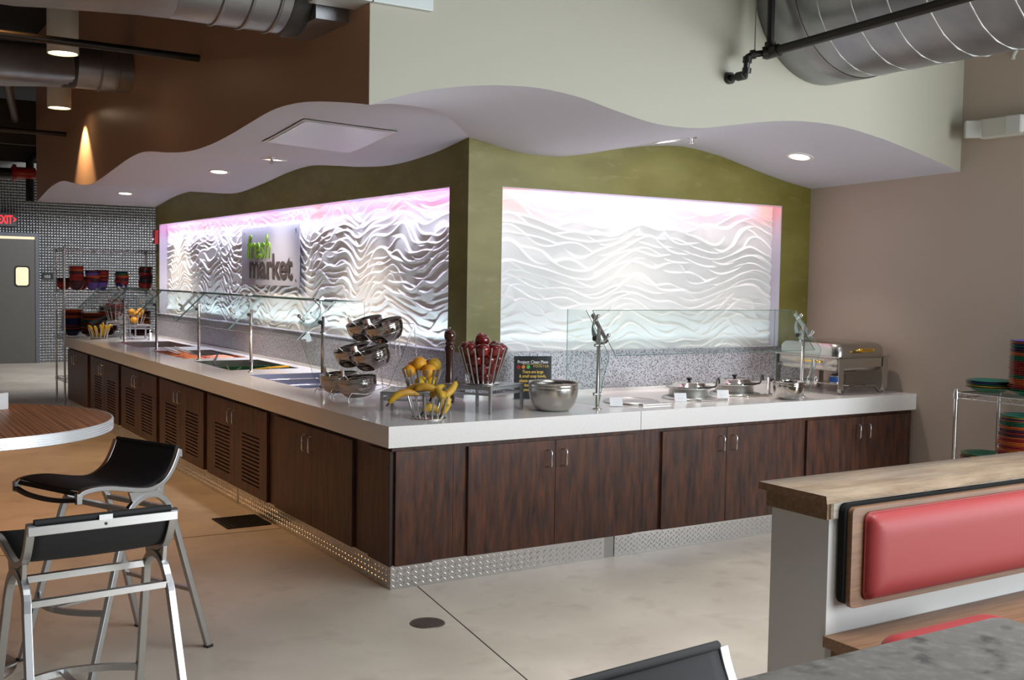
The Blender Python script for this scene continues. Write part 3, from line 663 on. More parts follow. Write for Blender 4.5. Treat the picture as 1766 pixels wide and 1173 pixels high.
# ---------------------------------------------------------------- table-top buffet objects
def basket(name, label, loc, rb, rt, h, n=14, rz=0):
    t = thing(name, label, 'basket', loc, rz)
    MB().lathe([(.0001, 0), (rb+.022, 0), (rb+.024, .003), (rb+.022, .006), (.0001, .006)], seg=32).build('base_plate', M_steel, t)
    r = MB()
    for i in range(n):
        a = 2*PI*i/n; r.tube([(rb*math.cos(a), rb*math.sin(a), .004), (rt*math.cos(a), rt*math.sin(a), h)], .0058, 10)
    r.build('rod_ring', M_rod, t); return t
M_ban = mat('banana_skin', (.58, .36, .025), .45, noise=6, col2=(.48, .22, .02), stretch=(1, 1, 1), detail=8, ramp=(.5, .8))
addlayer(M_ban, 30, (1, 1, 1), (.07, .03, .01), (.62, .70), 5, .8)
M_bantip = mat('banana_tip', (.05, .035, .02), .7)
def banana(label, a, b, sag, group, r=.0225):
    """curved banana between a (stem) and b, bulging by vector sag"""
    a = Vector(a); b = Vector(b); sag = Vector(sag); n = 16; P = []; sc = []
    for i in range(n+1):
        t = i/n; P.append(a.lerp(b, t)+sag*(4*t*(1-t))); sc.append(.30+.70*min(1, math.sin(PI*min(t*1.0+.06, 1))**.45*1.0) if i not in (0, n) else .28)
    m = MB(); m.sweep(P, [(r*math.cos(2*PI*i/10)*(1+.06*(i % 2)), r*math.sin(2*PI*i/10)) for i in range(10)], scale=sc)
    o = tag(m.build('banana', M_ban), label, 'banana', group)
    s = MB(); d = (P[0]-P[1]).normalized(); s.tube([P[0]-d*.003, P[0]+d*.010, P[0]+d*.022], r*.30, 6); s.build('stem', M_bantip, o); return o
B1 = Vector((.361, .235, HC))
basket('fruit_basket', 'steel rod fruit basket of bananas at the front corner', B1, .080, .118, .128)
for lb, a, b, s in [
    ('spotted banana drooping over the left side of the front basket', (-.20, .10, .085), (-.03, .06, .130), (-.01, .0, .035)),
    ('banana lying across the back left of the front basket', (-.09, .12, .135), (.05, .02, .150), (0, .02, .028)),
    ('banana arching over the middle of the front basket', (-.05, .07, .160), (.075, -.01, .125), (0, 0, .034)),
    ('pale yellow banana pointing up in the middle of the front basket', (.045, .0, .165), (.055, -.06, .06), (.012, -.02, .012)),
    ('banana standing behind the sticker banana in the front basket', (.05, .06, .110), (.13, .03, .175), (-.01, 0, .018)),
    ('banana with a round sticker leaning out over the right of the front basket', (.175, -.005, .205), (.055, -.035, .125), (.01, 0, -.018)),
    ('upright banana against the rods at the right of the front basket', (.060, -.05, .03), (.075, -.045, .155), (.022, -.012, 0)),
    ('banana low in the middle of the front basket', (-.055, -.045, .045), (.04, -.06, .025), (0, 0, .035))]:
    banana(lb, B1+Vector(a), B1+Vector(b), s, 'bananas in the front basket')
tag(MB().sphere(B1+Vector((.088, -.046, .147)), .010, 12, 8, (1, 1, 1)).build('fruit_sticker', M_reddev), 'tiny red sticker on the banana leaning right', 'sticker')
M_org = mat('orange_peel', (.82, .30, .012), .42, noise=3, col2=(.80, .40, .02), bump=.25, bscale=90)
M_gorg = mat('yellow_green_orange_peel', (.62, .42, .03), .42, noise=5, col2=(.78, .46, .03), bump=.25, bscale=90)
M_lem = mat('lemon_peel', (.74, .47, .02), .42, bump=.2, bscale=80)
M_nav = mat('orange_navel', (.25, .28, .04), .6)
def orange(label, c, r, m, group, nav=(0, -.5, .86)):
    o = tag(MB().sphere((0, 0, 0), r, 24, 16, (1, 1, .95)).build('orange', m, loc=c), label, 'fruit', group)
    d = Vector(nav).normalized(); MB().sphere(d*r*.965, r*.09, 8, 6).build('navel', M_nav, o); return o
def riser(label, loc, L, Wd, h, rz, group=None):
    t = thing('display_riser', label, 'stand', loc, rz)
    for sx in (-1, 1):
        for sy in (-1, 1):
            MB().box(sx*L/2-.008, sx*L/2+.008, sy*Wd/2-.008, sy*Wd/2+.008, 0, h).build('leg', M_riser, t)
    MB().box(-L/2-.008, L/2+.008, -Wd/2-.008, Wd/2+.008, h, h+.009).build('top_plate', mat('clear_matt_shelf', (.36, .37, .38), .25, .6), t, bevel=.002)
    f = MB()
    for sy in (-1, 1): f.box(-L/2, L/2, sy*Wd/2-.006, sy*Wd/2+.006, h-.046, h-.034).box(-L/2, L/2, sy*Wd/2-.007, sy*Wd/2+.007, h-.014, h)
    for sx in (-1, 1): f.box(sx*L/2-.006, sx*L/2+.006, -Wd/2, Wd/2, h-.046, h-.034).box(sx*L/2-.007, sx*L/2+.007, -Wd/2, Wd/2, h-.014, h)
    f.build('rail', M_riser, t); return t
# low riser with the oranges
R1 = Vector((.500, .68, HC)); a1 = math.radians(-38)
riser('low steel riser under the basket of oranges', R1, .34, .30, .108, a1)
B2 = Vector((.54, .66, HC+.118))
basket('fruit_basket', 'steel rod fruit basket piled with oranges', B2, .080, .120, .128)
for lb, c, r, m in [
    ('orange at the left rim of the orange basket', (-.080, .015, .115), .040, M_org), ('orange at the back of the orange basket', (-.02, .075, .135), .040, M_org),
    ('large orange on top of the pile in the basket', (-.02, .0, .160), .045, M_org), ('orange at the front of the pile in the basket', (.015, -.062, .118), .043, M_org),
    ('orange with a green-yellow navel on top at the right of the basket', (.085, .005, .150), .044, M_gorg), ('yellow fruit low behind the front rods of the orange basket', (-.03, -.048, .050), .040, M_lem),
    ('yellow fruit low at the right of the orange basket', (.045, -.030, .052), .040, M_lem)]:
    orange(lb, B2+Vector(c), r, m, 'oranges in the near basket', (-.2, -.6, .5) if 'green' in lb else (0, .7, .7))
# tall riser with the apples
R2 = Vector((.857, .455, HC)); a2 = math.radians(-45)
riser('tall steel riser under the basket of apples', R2, .335, .335, .155, math.atan2(.368-.227, 1.059-.741))
B3 = Vector((.840, .440, HC+.165))
basket('fruit_basket', 'tall steel rod fruit basket piled with red apples', B3, .082, .150, .222, 18)
M_app = mat('red_apple_skin', (.085, .004, .006), .2, noise=5, col2=(.20, .012, .010), detail=6, coat=.4)
M_app2 = mat('streaked_red_apple_skin', (.28, .03, .015), .22, noise=7, col2=(.12, .006, .006), stretch=(1, 1, .4), detail=6, coat=.4)
M_stem = mat('apple_stem', (.08, .045, .02), .8)
AP = [(.0001, -.026), (.010, -.032), (.022, -.0315), (.033, -.020), (.0385, 0), (.0375, .014), (.030, .027), (.018, .032), (.008, .027), (.0001, .020)]
def apple(label, c, m, group, tilt=0, k=1.0):
    q = Matrix.Rotation(tilt, 3, 'X') @ Matrix.Rotation(tilt*.7, 3, 'Y')
    prof = []
    n = 24
    for i in range(n+1):
        s = i/n*(len(AP)-1); j = min(int(s), len(AP)-2); f = s-j
        p0 = AP[max(j-1, 0)]; p1 = AP[j]; p2 = AP[j+1]; p3 = AP[min(j+2, len(AP)-1)]
        f2, f3 = f*f, f*f*f
        prof.append(tuple(k*(.5*((2*p1[d])+(-p0[d]+p2[d])*f+(2*p0[d]-5*p1[d]+4*p2[d]-p3[d])*f2+(-p0[d]+3*p1[d]-3*p2[d]+p3[d])*f3)) for d in (0, 1)))
    prof = [(max(1e-4, a), b) for a, b in prof]
    o = tag(MB().lathe(prof, seg=22, axis=q).build('apple', m, loc=c), label, 'fruit', group)
    MB().tube([q @ Vector((0, 0, .019*k)), q @ Vector((.002, 0, .032*k)), q @ Vector((.006, 0, .040*k))], .0013, 6).build('stem', M_stem, o); return o
DIR8 = ['front', 'front right', 'right', 'back right', 'back', 'back left', 'left', 'front left']
def apple_pile(base, layers, where, grp, k):
    rs = random.Random(3); va = math.atan2(base.y+5.3, base.x+2.57)+PI      # direction towards the entrance side
    for ln, z, r_, n, off in layers:
        for i in range(n):
            a = va+off+2*PI*i/n; q = round((a-va)/(PI/4)) % 8; q = int(q)
            apple('apple at the %s of the %s layer in the %s' % (DIR8[q] if n > 1 else 'centre', ln, where), base+Vector((r_*math.cos(a), r_*math.sin(a), z+rs.uniform(-.006, .006))), M_app2 if rs.random() < .3 else M_app, grp, rs.uniform(-.7, .7), k)
apple_pile(B3, [('bottom', .045, .036, 3, .3), ('second', .098, .058, 5, .1), ('third', .152, .080, 6, .45), ('rim', .208, .102, 8, 0)], 'near tall basket', 'apples in the tall basket', 1.12)
apple('bright red apple crowning the near tall basket', B3+Vector((.0, .012, .262)), M_app2, 'apples in the tall basket', .4, 1.15)
apple('dark apple in the middle of the near tall basket, under the crowning one', B3+Vector((.0, .0, .195)), M_app, 'apples in the tall basket', .4, 1.1)
# pepper mills
def mill(label, loc, H, R):
    t = thing('pepper_mill', label, 'pepper mill', loc)
    P = [(.0001, 0), (.95, 0), (1, .01), (1, .07), (.88, .085), (.82, .10), (.86, .13), (.90, .18), (.72, .30), (.66, .45), (.72, .60), (.80, .68), (.86, .70), (.90, .71), (.90, .735), (.74, .75), (.70, .765), (.86, .785), (.88, .80), (.60, .815)]
    MB().lathe([(a*R, b*H) for a, b in P], seg=28).build('mill_body', M_mill, t)
    P = [(.58, .815), (.80, .835), (.98, .87), (1.0, .90), (.90, .94), (.62, .965), (.2, .975), (.0001, .975)]
    MB().lathe([(a*R, b*H) for a, b in P], seg=28).build('mill_head', M_mill, t)
    MB().lathe([(.0001, .97*H), (.007, .97*H), (.005, .985*H), (.008, .99*H), (.006, 1.0*H), (.0001, 1.0*H)], seg=14).build('finial', M_chrome, t)
mill('tall dark red wooden pepper mill between the oranges and apples', (.862, .90, HC), .485, .037)
mill('short dark red wooden pepper mill behind the basket of oranges', (1.0, 1.47, HC), .245, .036)
# steel bowls
def bowlprof(r, h, foot=.42, th=.0025):
    out = [(foot*r*math.sin(.0)+.0001, 0), (foot*r, 0)]
    for i in range(1, 13):
        t = i/12; out.append((r*(foot+(1-foot)*math.sin(t*PI/2)**.9), h*(1-math.cos(t*PI/2))**.95*.78))
    out += [(r*1.0, h*.80), (r*.985, h*.81), (r*1.005, h*.83), (r*.99, h*.85), (r*1.01, h*.87), (r*1.0, h*.90), (r*1.0, h), (r*1.02, h+.002), (r*1.02, h-.003)]
    inn = [(r*.975, h-.002)]
    for i in range(12, 0, -1):
        t = i/12; inn.append((r*(foot+(1-foot)*math.sin(t*PI/2)**.9)*.975, h*(1-math.cos(t*PI/2))**.95*.78+th))
    return out+[(r*1.0, h)]+inn+[(.0001, th)]
tag(MB().lathe(bowlprof(.152, .175, .50), seg=56).build('mixing_bowl', M_bowl, loc=(1.24, .262, HC)), 'large brushed steel bowl in front of the black card', 'bowl')
tag(MB().lathe(bowlprof(.108, .125, .40), seg=48).build('mixing_bowl', M_mirror, loc=(3.13, .13, HC)), 'small polished steel bowl near the right sneeze guard post', 'bowl')
# tiered rack with six tilted bowls
rk = thing('bowl_rack', 'three-tier wire rack holding six tilted steel bowls', 'rack')
BW = [(.350, 1.055, .10, 'bottom'), (.440, 1.228, .30, 'middle'), (.530, 1.405, .34, 'top')]
RY = [(1.20, 'nearer the oranges'), (1.50, 'nearer the sneeze guard')]
wr = MB(); ring = MB()
for yv, _ in RY:
    for x, z, ti, _n in BW:
        q = Matrix.Rotation(-ti, 3, 'Y'); c = Vector((x, yv, z)); MB().tube([c+q @ Vector((.118*math.cos(2*PI*i/28), .118*math.sin(2*PI*i/28), -.062)) for i in range(28)], .0026, 6, closed=True).build('ring', M_chrome, rk)
for yv in (1.08, 1.32, 1.38, 1.62):
    wr.tube([(.245, yv, HC+.003), (.235, yv, .93), (.262, yv, .965), (.36, yv, .955), (.52, yv, 1.0), (.61, yv, 1.19), (.70, yv, 1.40)], .0035, 6)
    wr.tube([(.70, yv, 1.40), (.735, yv, HC+.003)], .0035, 6)
for x, z in ((.36, .955), (.61, 1.19), (.70, 1.40), (.725, .96)): wr.tube([(x, 1.08, z), (x, 1.62, z)], .003, 6)
wr.build('frame', M_chrome, rk)
bp = bowlprof(.124, .125, .42); first = None
for yv, side in RY:
    for x, z, ti, tier in BW:
        q = Matrix.Rotation(-ti, 3, 'Y')
        if first is None:
            first = MB().lathe([(a, b-.125) for a, b in bp], seg=44).build('serving_bowl', M_mirror)
            MB().tube([(-.02, .0, -.09), (-.07, .01, .005), (-.085, .012, .03)], .006, 8).obox((-.09, .012, .035), (1, 0, 0), (0, 1, 0), (0, 0, 1), (.006, .014, .02)).build('spoon', M_chrome, first); o = first
        else: o = copy_tree(first)
        o.rotation_euler = q.to_euler(); o.location = (x, yv, z)
        tag(o, 'polished steel bowl on the %s tier of the wire rack, %s' % (tier, side), 'bowl', 'bowls on the tiered rack')
# black card
cs = thing('counter_card', 'black upright card about large and small soup bowls', 'card')
ca = Vector((1.335, .865, HC)); cb = Vector((1.575, .775, HC)); cx = (cb-ca).normalized(); cn = Vector((cx.y, -cx.x, 0)); up = (Vector((0, 0, 1))-cn*.05).normalized(); cw = (cb-ca).length; chh = .285
MB().obox(ca+cx*cw/2+up*chh/2+up*.006, cx, cn, up, (cw/2, .0015, chh/2)).build('card_sheet', M_sign, cs)
MB().obox(ca+cx*cw/2+up*chh/2+up*.006-cn*.004, cx, cn, up, (cw/2, .002, chh/2)).obox(ca+cx*cw/2-cn*.02+Vector((0, 0, .003)), cx, cn, (0, 0, 1), (cw/2, .045, .003)).build('acrylic_holder', glassmat('acrylic', (.9, .92, .92)), cs)
def ct_(s, size, m, fx, fz, al='CENTER', sx=1, off=0, sp=1, nm_='lettering'):
    return textpart(s, size, m, cs, ca+cx*cw*fx+up*(.006+chh*fz)+cn*.0025, cx, up, .0002, nm_, 0, off, al, sx, sp)
relabel(ct_('Project: Clean Plate', .0285, M_whi, .5, .83, sx=.92, off=.0004, nm_='white_title'), 'white title Project: Clean Plate')
relabel(ct_('POINTER', .022, M_yel, .72, .735, sx=1, sp=1.25, nm_='yellow_heading'), 'yellow word POINTER')
for s, fx, fz, al_ in (('There are large', .5, .60, 'CENTER'), ('& small soup bowls,', .5, .50, 'CENTER'), ('please use', .14, .395, 'LEFT'), ('that', .27, .29, 'LEFT'), ('your', .25, .185, 'LEFT')):
    ct_(s, .029, M_yel, fx, fz, al_, sx=.80, off=.0006, nm_='yellow_text')
MB().obox(ca+cx*cw*.5+up*(.006+chh*.808)+cn*.0025, cx, cn, up, (cw*.26, .0004, .0012)).build('underline', M_yel, cs)
for fx, m in ((.12, M_reddev), (.25, mat('orange_dot', (.8, .22, .03), .5)), (.38, mat('green_dot', (.08, .5, .08), .5))):
    p = ca+cx*cw*fx+up*(.006+chh*.745)+cn*.0022; MB().cyl(p, p+cn*.0006, .0125, seg=20).build('coloured_dot', m, cs)
# soup wells
def soupwell(label, x, y, pot, kl):
    t = thing('soup_well', label, 'soup well', (x, y, HC))
    MB().lathe([(.150, .004), (.152, .018), (.162, .019), (.185, .010), (.190, .002), (.190, 0), (.14, 0)], seg=48).build('flange', M_rod, t)
    MB().box(-.075, .165, -.215, -.165, .0, .013).build('label_plate', M_steel, t, bevel=.003)
    if not pot:
        MB().lathe([(.152, .016), (.140, .008), (.10, .003), (.0001, .001)], seg=40).build('well_cover', M_riser, t); return
    p = tag(MB().lathe([(.0001, .008), (.136, .008), (.138, .012), (.138, .064), (.158, .070), (.160, .074), (.150, .076), (.132, .076), (.130, .02), (.0001, .02)], seg=48).build('soup_pot', M_pot, loc=(x, y, HC+.004)), 'steel soup pot '+kl, 'pot')
    l = tag(MB().lathe([(.155, .0), (.155, .004), (.118, .010), (.108, .026), (.095, .033), (.02, .036), (.0001, .036)], seg=48).build('pot_lid', M_mirror, loc=(x, y, HC+.081)), 'hinged steel lid with black knob on the soup pot '+kl, 'lid')
    MB().lathe([(.0001, .036), (.008, .036), (.010, .042), (.020, .056), (.019, .062), (.0001, .062)], seg=18).build('lid_knob', M_black, l)
    MB().box(-.10, .10, -.003, .003, .028, .038).build('hinge', M_steel, l)
    b = MB(); P = [(-.05, -.155, .098), (.03, -.157, .097), (.10, -.148, .100), (.13, -.13, .106), (.165, -.10, .135), (.19, -.08, .152), (.208, -.07, .150), (.218, -.066, .132), (.219, -.065, .112)]
    P = [(p[0], p[1], p[2]-.012) for p in P]; b.tube(P, .0062, 8); tag(b.build('ladle', M_black, loc=(x, y, HC)), 'black hooked ladle handle over the soup pot '+kl, 'ladle')
soupwell('empty soup well with a flat steel cover', 1.975, .42, False, '')
soupwell('soup well under the first lidded pot', 2.51, .46, True, 'closest to the black card')
soupwell('soup well under the second lidded pot', 3.01, .54, True, 'closest to the chafing dish')
for x, y, lb in [(1.725, .255, 'small white label card in front of the empty soup well'), (2.30, .30, 'small white label card in front of the first soup pot'), (2.72, .34, 'small white label card in front of the second soup pot')]:
    t = thing('label_card', lb, 'card', (x, y, HC), math.radians(-24))
    MB().obox((0, .010, .030), (1, 0, 0), Vector((0, .36, .93)).normalized(), Vector((0, -.93, .36)).normalized(), (.042, .030, .001)).build('card_face', M_card, t)
    MB().box(-.040, .040, -.006, .03, 0, .004).build('card_foot', M_satin, t)
    for i in range(2): MB().obox((0, .0080+.006*i, .036+.008*i-.012), (1, 0, 0), Vector((0, .36, .93)).normalized(), Vector((0, -.93, .36)).normalized(), (.018-.006*i, .0007, .0014)).build('printed_line', M_steel, t)

# chafing dish
cf = thing('chafing_dish', 'rectangular steel chafing dish with brass handles by the wall', 'chafing dish', (3.965, .50, HC))
def rr(x, y, r, z, n=5):
    P = []
    for cx_, cy_, a0 in ((x-r, y-r, 0), (-x+r, y-r, PI/2), (-x+r, -y+r, PI), (x-r, -y+r, 1.5*PI)):
        P += [(cx_+r*math.cos(a0+PI/2*i/n), cy_+r*math.sin(a0+PI/2*i/n), z) for i in range(n+1)]
    return P
def loft(layers, cap0=True, cap1=True):
    m = MB(); n = len(layers[0]); vs = [p for l in layers for p in l]; fs = [(i*n+j, i*n+(j+1) % n, (i+1)*n+(j+1) % n, (i+1)*n+j) for i in range(len(layers)-1) for j in range(n)]
    m.add(vs, fs, True)
    if cap0: m.add(layers[0], [tuple(reversed(range(n)))])
    if cap1: m.add(layers[-1], [tuple(range(n))])
    return m
CX, CY = .275, .30
loft([rr(CX-.03, CY-.03, .03, .165), rr(CX-.02, CY-.02, .04, .172), rr(CX-.012, CY-.012, .05, .20), rr(CX-.012, CY-.012, .05, .262)]).build('water_pan', M_bowl, cf)
loft([rr(CX, CY, .05, .205), rr(CX, CY, .05, .265), rr(CX+.035, CY+.02, .05, .268), rr(CX+.035, CY+.02, .05, .273), rr(CX-.01, CY-.01, .05, .275)]).build('pan_rim', M_bowl, cf)
lid = loft([rr(CX-.005, CY-.005, .06, .275), rr(CX-.008, CY-.008, .06, .335), rr(CX-.022, CY-.022, .07, .362), rr(CX-.05, CY-.05, .07, .374), rr(CX-.12, CY-.12, .07, .382), rr(.04, .04, .03, .385)]).build('lid', M_bowl, cf)
hb = MB(); hb.tube([(-.085, -CY-.002, .318), (-.085, -CY-.035, .322), (-.085, -CY-.035, .322)], .006, 8).tube([(.065, -CY-.002, .318), (.065, -CY-.035, .322)], .006, 8).cyl((-.07, -CY-.036, .322), (.055, -CY-.036, .322), .015, seg=16).sphere((-.08, -CY-.036, .322), .011, 12, 8).sphere((.07, -CY-.036, .322), .011, 12, 8)
relabel(hb.build('lid_handle', M_brass, lid), 'brass cylinder handle')
hb = MB().tube([(-CX-.012, -.17, .232), (-CX-.05, -.17, .235), (-CX-.052, -.165, .236), (-CX-.052, .02, .236), (-CX-.05, .025, .236), (-CX-.012, .025, .232)], .0085, 10)
relabel(hb.build('side_handle', M_brass, cf), 'brass side handle')
for sy in (-1, 1):
    for sgn in (-1, 1):
        yb = sy*(CY+.011)
        # wide face looks towards the customer: build a flat bar 45 mm wide in x near the top, rolled at the foot
        m = MB()
        path = [Vector((sgn*(CX-.035), yb, .262)), Vector((sgn*(CX-.035), yb, .035))]+[Vector((sgn*(CX-.035-dx), yb-sy*dy, z)) for dx, dy, z in ((.004, 0, .012), (.022, 0, .0015), (.048, 0, .006), (.075, 0, .030), (.10, 0, .052), (.15, 0, .058), (.21, 0, .058))]
        L_ = path
        m.sweep(L_[:2], [(-.027, -.002), (.027, -.002), (.027, .002), (-.027, .002)], smooth=False, up=(0, 1, 0))
        Pq = [(p.x, p.z) for p in L_[1:]]
        t1 = [Vector((a, 0, b)) for a, b in Pq]; off = []
        for i in range(len(t1)):
            d = (t1[min(i+1, len(t1)-1)]-t1[max(i-1, 0)]).normalized(); off.append(Vector((-d.z, 0, d.x))*.002)
        A = [p+o_+Vector((0, yb-.001, 0)) for p, o_ in zip(t1, off)]; B_ = [p-o_+Vector((0, yb-.001, 0)) for p, o_ in zip(t1, off)]; wv = Vector((0, .034*-sy, 0))
        m.grid([A, [p+wv for p in A]], False).grid([B_, [p+wv for p in B_]], False).grid([A, B_], False).grid([[p+wv for p in A], [p+wv for p in B_]], False)
        m.build('leg', M_steel, cf)
    MB().box(-CX+.02, CX-.02, sy*CY+sy*.004-.0015, sy*CY+sy*.004+.0015, .195, .262).build('stand_rail', M_steel, cf)
MB().box(-.10, .10, -.30, .30, .054, .058).build('fuel_shelf', M_steel, cf)
for x, y, lb, bl in [(-.06, -.10, 'fuel can with a blue label under the chafing dish', True), (.07, -.03, 'plain fuel can under the chafing dish', False)]:
    c = Vector((3.965+x, .50+y, HC+.058)); o = tag(MB().lathe([(.0001, 0), (.042, 0), (.043, .004), (.043, .058), (.040, .062), (.030, .064), (.026, .072), (.0001, .072)], seg=28).build('fuel_can', M_band, loc=c), lb, 'can')
    if bl: MB().lathe([(.0436, .012), (.0436, .052)], seg=28).build('label_band', M_blue, o)
tg = MB()
for s in (-1, 1):
    tg.tube([(3.63, .375+s*.004, 1.152), (3.628, .375+s*.012, 1.08), (3.628, .375+s*.03, 1.02)], .005, 6, scale=[1, 1.2, 1.3]); tg.sphere((3.628, .375+s*.034, .995), .022, 12, 8, (.45, .8, 1.4))
tag(tg.build('serving_tongs', M_chrome), 'steel tongs hanging from the chafing dish side handle', 'utensil')
# far end of the long counter
riser('steel riser under the apple basket at the far end of the counter', (.60, 9.0, HC), .34, .28, .20, 0)
riser('steel riser under the orange basket at the far end of the counter', (.70, 8.55, HC), .30, .26, .17, 0)
basket('fruit_basket', 'far steel rod basket of bananas at the end of the counter', (.285, 8.62, HC), .080, .125, .13, 12)
for i, (lb, a, b, s) in enumerate([('left banana hooked over the rim of the far basket', (-.13, -.02, .15), (-.05, -.02, .02), (-.01, -.0, .05)), ('second banana from the left in the far basket', (-.07, -.05, .16), (-.02, -.05, .02), (0, 0, .03)), ('middle banana of the far basket', (.0, -.06, .18), (.0, -.05, .02), (.02, 0, 0)), ('banana right of the middle one in the far basket', (.06, -.05, .17), (.02, -.05, .02), (.02, 0, .02)), ('banana at the back of the far basket', (.05, .03, .20), (.0, .02, .03), (.02, 0, .0)), ('right banana hooked over the rim of the far basket', (.15, -.02, .15), (.05, -.02, .03), (.01, 0, .06))]):
    banana(lb, Vector((.285, 8.62, HC))+Vector(a), Vector((.285, 8.62, HC))+Vector(b), s, 'bananas in the far basket', .019)
basket('fruit_basket', 'far tall basket of red apples on its riser', (.56, 9.0, HC+.21), .085, .145, .20, 14)
apple_pile(Vector((.56, 9.0, HC+.21)), [('lower', .10, .055, 4, .2), ('rim', .175, .095, 6, 0)], 'far tall basket', 'apples in the far basket', 1.15)
apple('apple crowning the far tall basket', Vector((.56, 9.0, HC+.21+.225)), M_app, 'apples in the far basket', .3, 1.15)
basket('fruit_basket', 'far short basket of oranges on its riser', (.70, 8.55, HC+.18), .080, .120, .125, 12)
for lb, c in [('top left', (-.05, .0, .15)), ('top right', (.06, .02, .155)), ('between the two top ones', (.01, -.03, .12)), ('bottom front', (-.03, -.05, .05)), ('back', (0, .06, .11))]:
    orange('orange in the far basket, '+lb, Vector((.70, 8.55, HC+.18))+Vector(c), .045, M_org, 'oranges in the far basket')
o = MB(); o.tube([(.34, 9.10, HC), (.36, 9.12, 1.0), (.42, 9.12, 1.08), (.50, 9.14, 1.14)], .016, 6, scale=[.6, 1, 1.6, 1.2]); o.beam((.28, 9.10, 1.07), (.52, 9.14, 1.16), .05, .035).beam((.36, 9.1, 1.02), (.50, 9.12, 1.06), .05, .03).beam((.33, 9.08, HC+.008), (.47, 9.14, HC+.008), .08, .014)
tag(o.build('display_stand', mat('dark_grey_metal', (.04, .045, .045), .4, .5)), 'dark angular metal stand behind the far banana basket', 'stand')

# ---------------------------------------------------------------- far end: door, exit sign
dm = MB().box(-.10, .84, 16.86, 16.90, .01, 2.30)
d1 = struct(dm.build('door_1', M_door))
def rrect(cx, cz, hx, hz, r, y, n=6):
    P = []
    for sx, sz, a0 in ((1, 1, 0), (-1, 1, PI/2), (-1, -1, PI), (1, -1, 1.5*PI)):
        P += [(cx+sx*(hx-r)+r*math.cos(a0+PI/2*i/n), y, cz+sz*(hz-r)+r*math.sin(a0+PI/2*i/n)) for i in range(n+1)]
    return P
MB().prism(rrect(.612, 1.615, .135, .195, .06, 16.852), (0, .01, 0)).build('window_gasket', M_black, d1)
MB().prism(rrect(.612, 1.615, .108, .168, .045, 16.848), (0, .01, 0)).build('window_pane', M_glow, d1)
fr = MB().box(.84, .90, 16.84, 16.92, 0, 2.42).box(-.18, -.10, 16.84, 16.92, 0, 2.42).box(-.10, .84, 16.84, 16.92, 2.36, 2.42)
struct(fr.build('trim_4', M_doorframe))
MB().box(-.10, .835, 16.87, 16.90, 2.305, 2.355).build('door_transom_strip', M_glowstrip, d1)
t = thing('exit_sign', 'red EXIT sign with arrow above the grey door', 'sign', (.345, 16.82, 2.655))
MB().box(-.17, .175, -.03, .08, -.125, .12).build('sign_housing', mat('grey_plastic', (.09, .09, .10), .5), t, bevel=.006)
textpart('EXIT', .215, M_exit, t, (-.155, -.034, -.075), (1, 0, 0), name='exit_letters', sx=.58, offset=.004, ext=.003)
textpart('>', .16, M_exit, t, (.115, -.034, -.055), (1, 0, 0), name='arrow', sx=.55, offset=.004, ext=.003)
t = thing('door_number_sign', 'small black room number plate beside the grey door', 'sign', (1.06, 16.89, 1.62))
MB().box(-.10, .10, -.012, .008, -.055, .055).build('plate', M_black, t); textpart('103', .075, M_whi, t, (-.065, -.014, -.028), (1, 0, 0), name='number')
# ---------------------------------------------------------------- pendants, ducts and pipes
for i, (x, y, lb) in enumerate([(-1.03, 3.40, 'white cylinder pendant lamp, the nearer and upper of the two'), (-.56, 6.27, 'white cylinder pendant lamp beside the brown wall')]):
    t = thing('pendant_lamp', lb, 'lamp', (x, y, 3.3))
    MB().lathe([(.104, .0), (.110, .0), (.110, .46), (.105, .47), (.0001, .47)], seg=32).build('lamp_shade', M_plast, t)
    MB().lathe([(.0001, .01), (.104, .01)], seg=28).build('lamp_disc', M_lampwarm, t)
    MB().lathe([(.06, .47), (.085, .49), (.085, .53), (.03, .55), (.018, .56), (.018, ZT-3.3), (.0001, ZT-3.3)], seg=24).build('stem', M_blackpipe, t)
spot('pendant_beam', (-.44, 6.52, 3.29), (.20, .03, -1), 95, (1, .70, .38), 1.50, .5, .03)
spot('pendant_beam', (-1.03, 3.40, 3.285), (0, 0, -1), 70, (1, .68, .36), 1.5, .5, .05)
def duct(name, label, a, b, r, bands, pitch, collar=None):
    a = Vector(a); b = Vector(b); d = (b-a).normalized(); L = (b-a).length; t = thing(name, label, 'duct')
    side = d.cross(Vector((0, 0, 1))).normalized(); up = side.cross(d)
    q = Matrix((side, up, d)).transposed()
    MB().lathe([(r, 0), (r, L)], a, 64, q).build('duct_tube', M_duct, t)
    if bands:
        m = MB(); k = 0; turns = int(L/pitch*24); P = [a+d*(L*i/turns)+side*(r+.002)*math.cos(2*PI*i/24)+up*(r+.002)*math.sin(2*PI*i/24) for i in range(turns)]
        if bands == 'spiral': m.tube(P, .0055, 6)
        else:
            for s_ in bands: m.tube([a+d*s_+side*(r+.002)*math.cos(2*PI*i/40)+up*(r+.002)*math.sin(2*PI*i/40) for i in range(40)], .009, 6, closed=True)
        m.build('seam', M_seam if bands == 'spiral' else M_duct, t)
    if collar: MB().lathe([(r+.002, 0), (r+.006, .01), (r+.006, collar-.01), (r+.002, collar)], a, 48, q).build('collar', mat('black_duct_mastic', (.03, .028, .026), .5), t)
    return t
dR = duct('spiral_duct', 'large grey spiral duct passing through the beige wall at the top', (2.86, -.302, 3.555), (2.86, -4.6, 3.555), .575, 'spiral', .235)
MB().lathe([(.578, .0), (.582, .004), (.582, .30), (.578, .304)], (2.86, -.303, 3.555), 64, Matrix(((1, 0, 0), (0, 0, -1), (0, 1, 0)))).build('end_sleeve', M_duct, dR)
dL = duct('round_duct', 'galvanised round duct reaching the top of the brown wall', (-.45, .20, 3.215), (-1.10, .20, 3.215), .27, [.16, .30, .44], .2, .10)
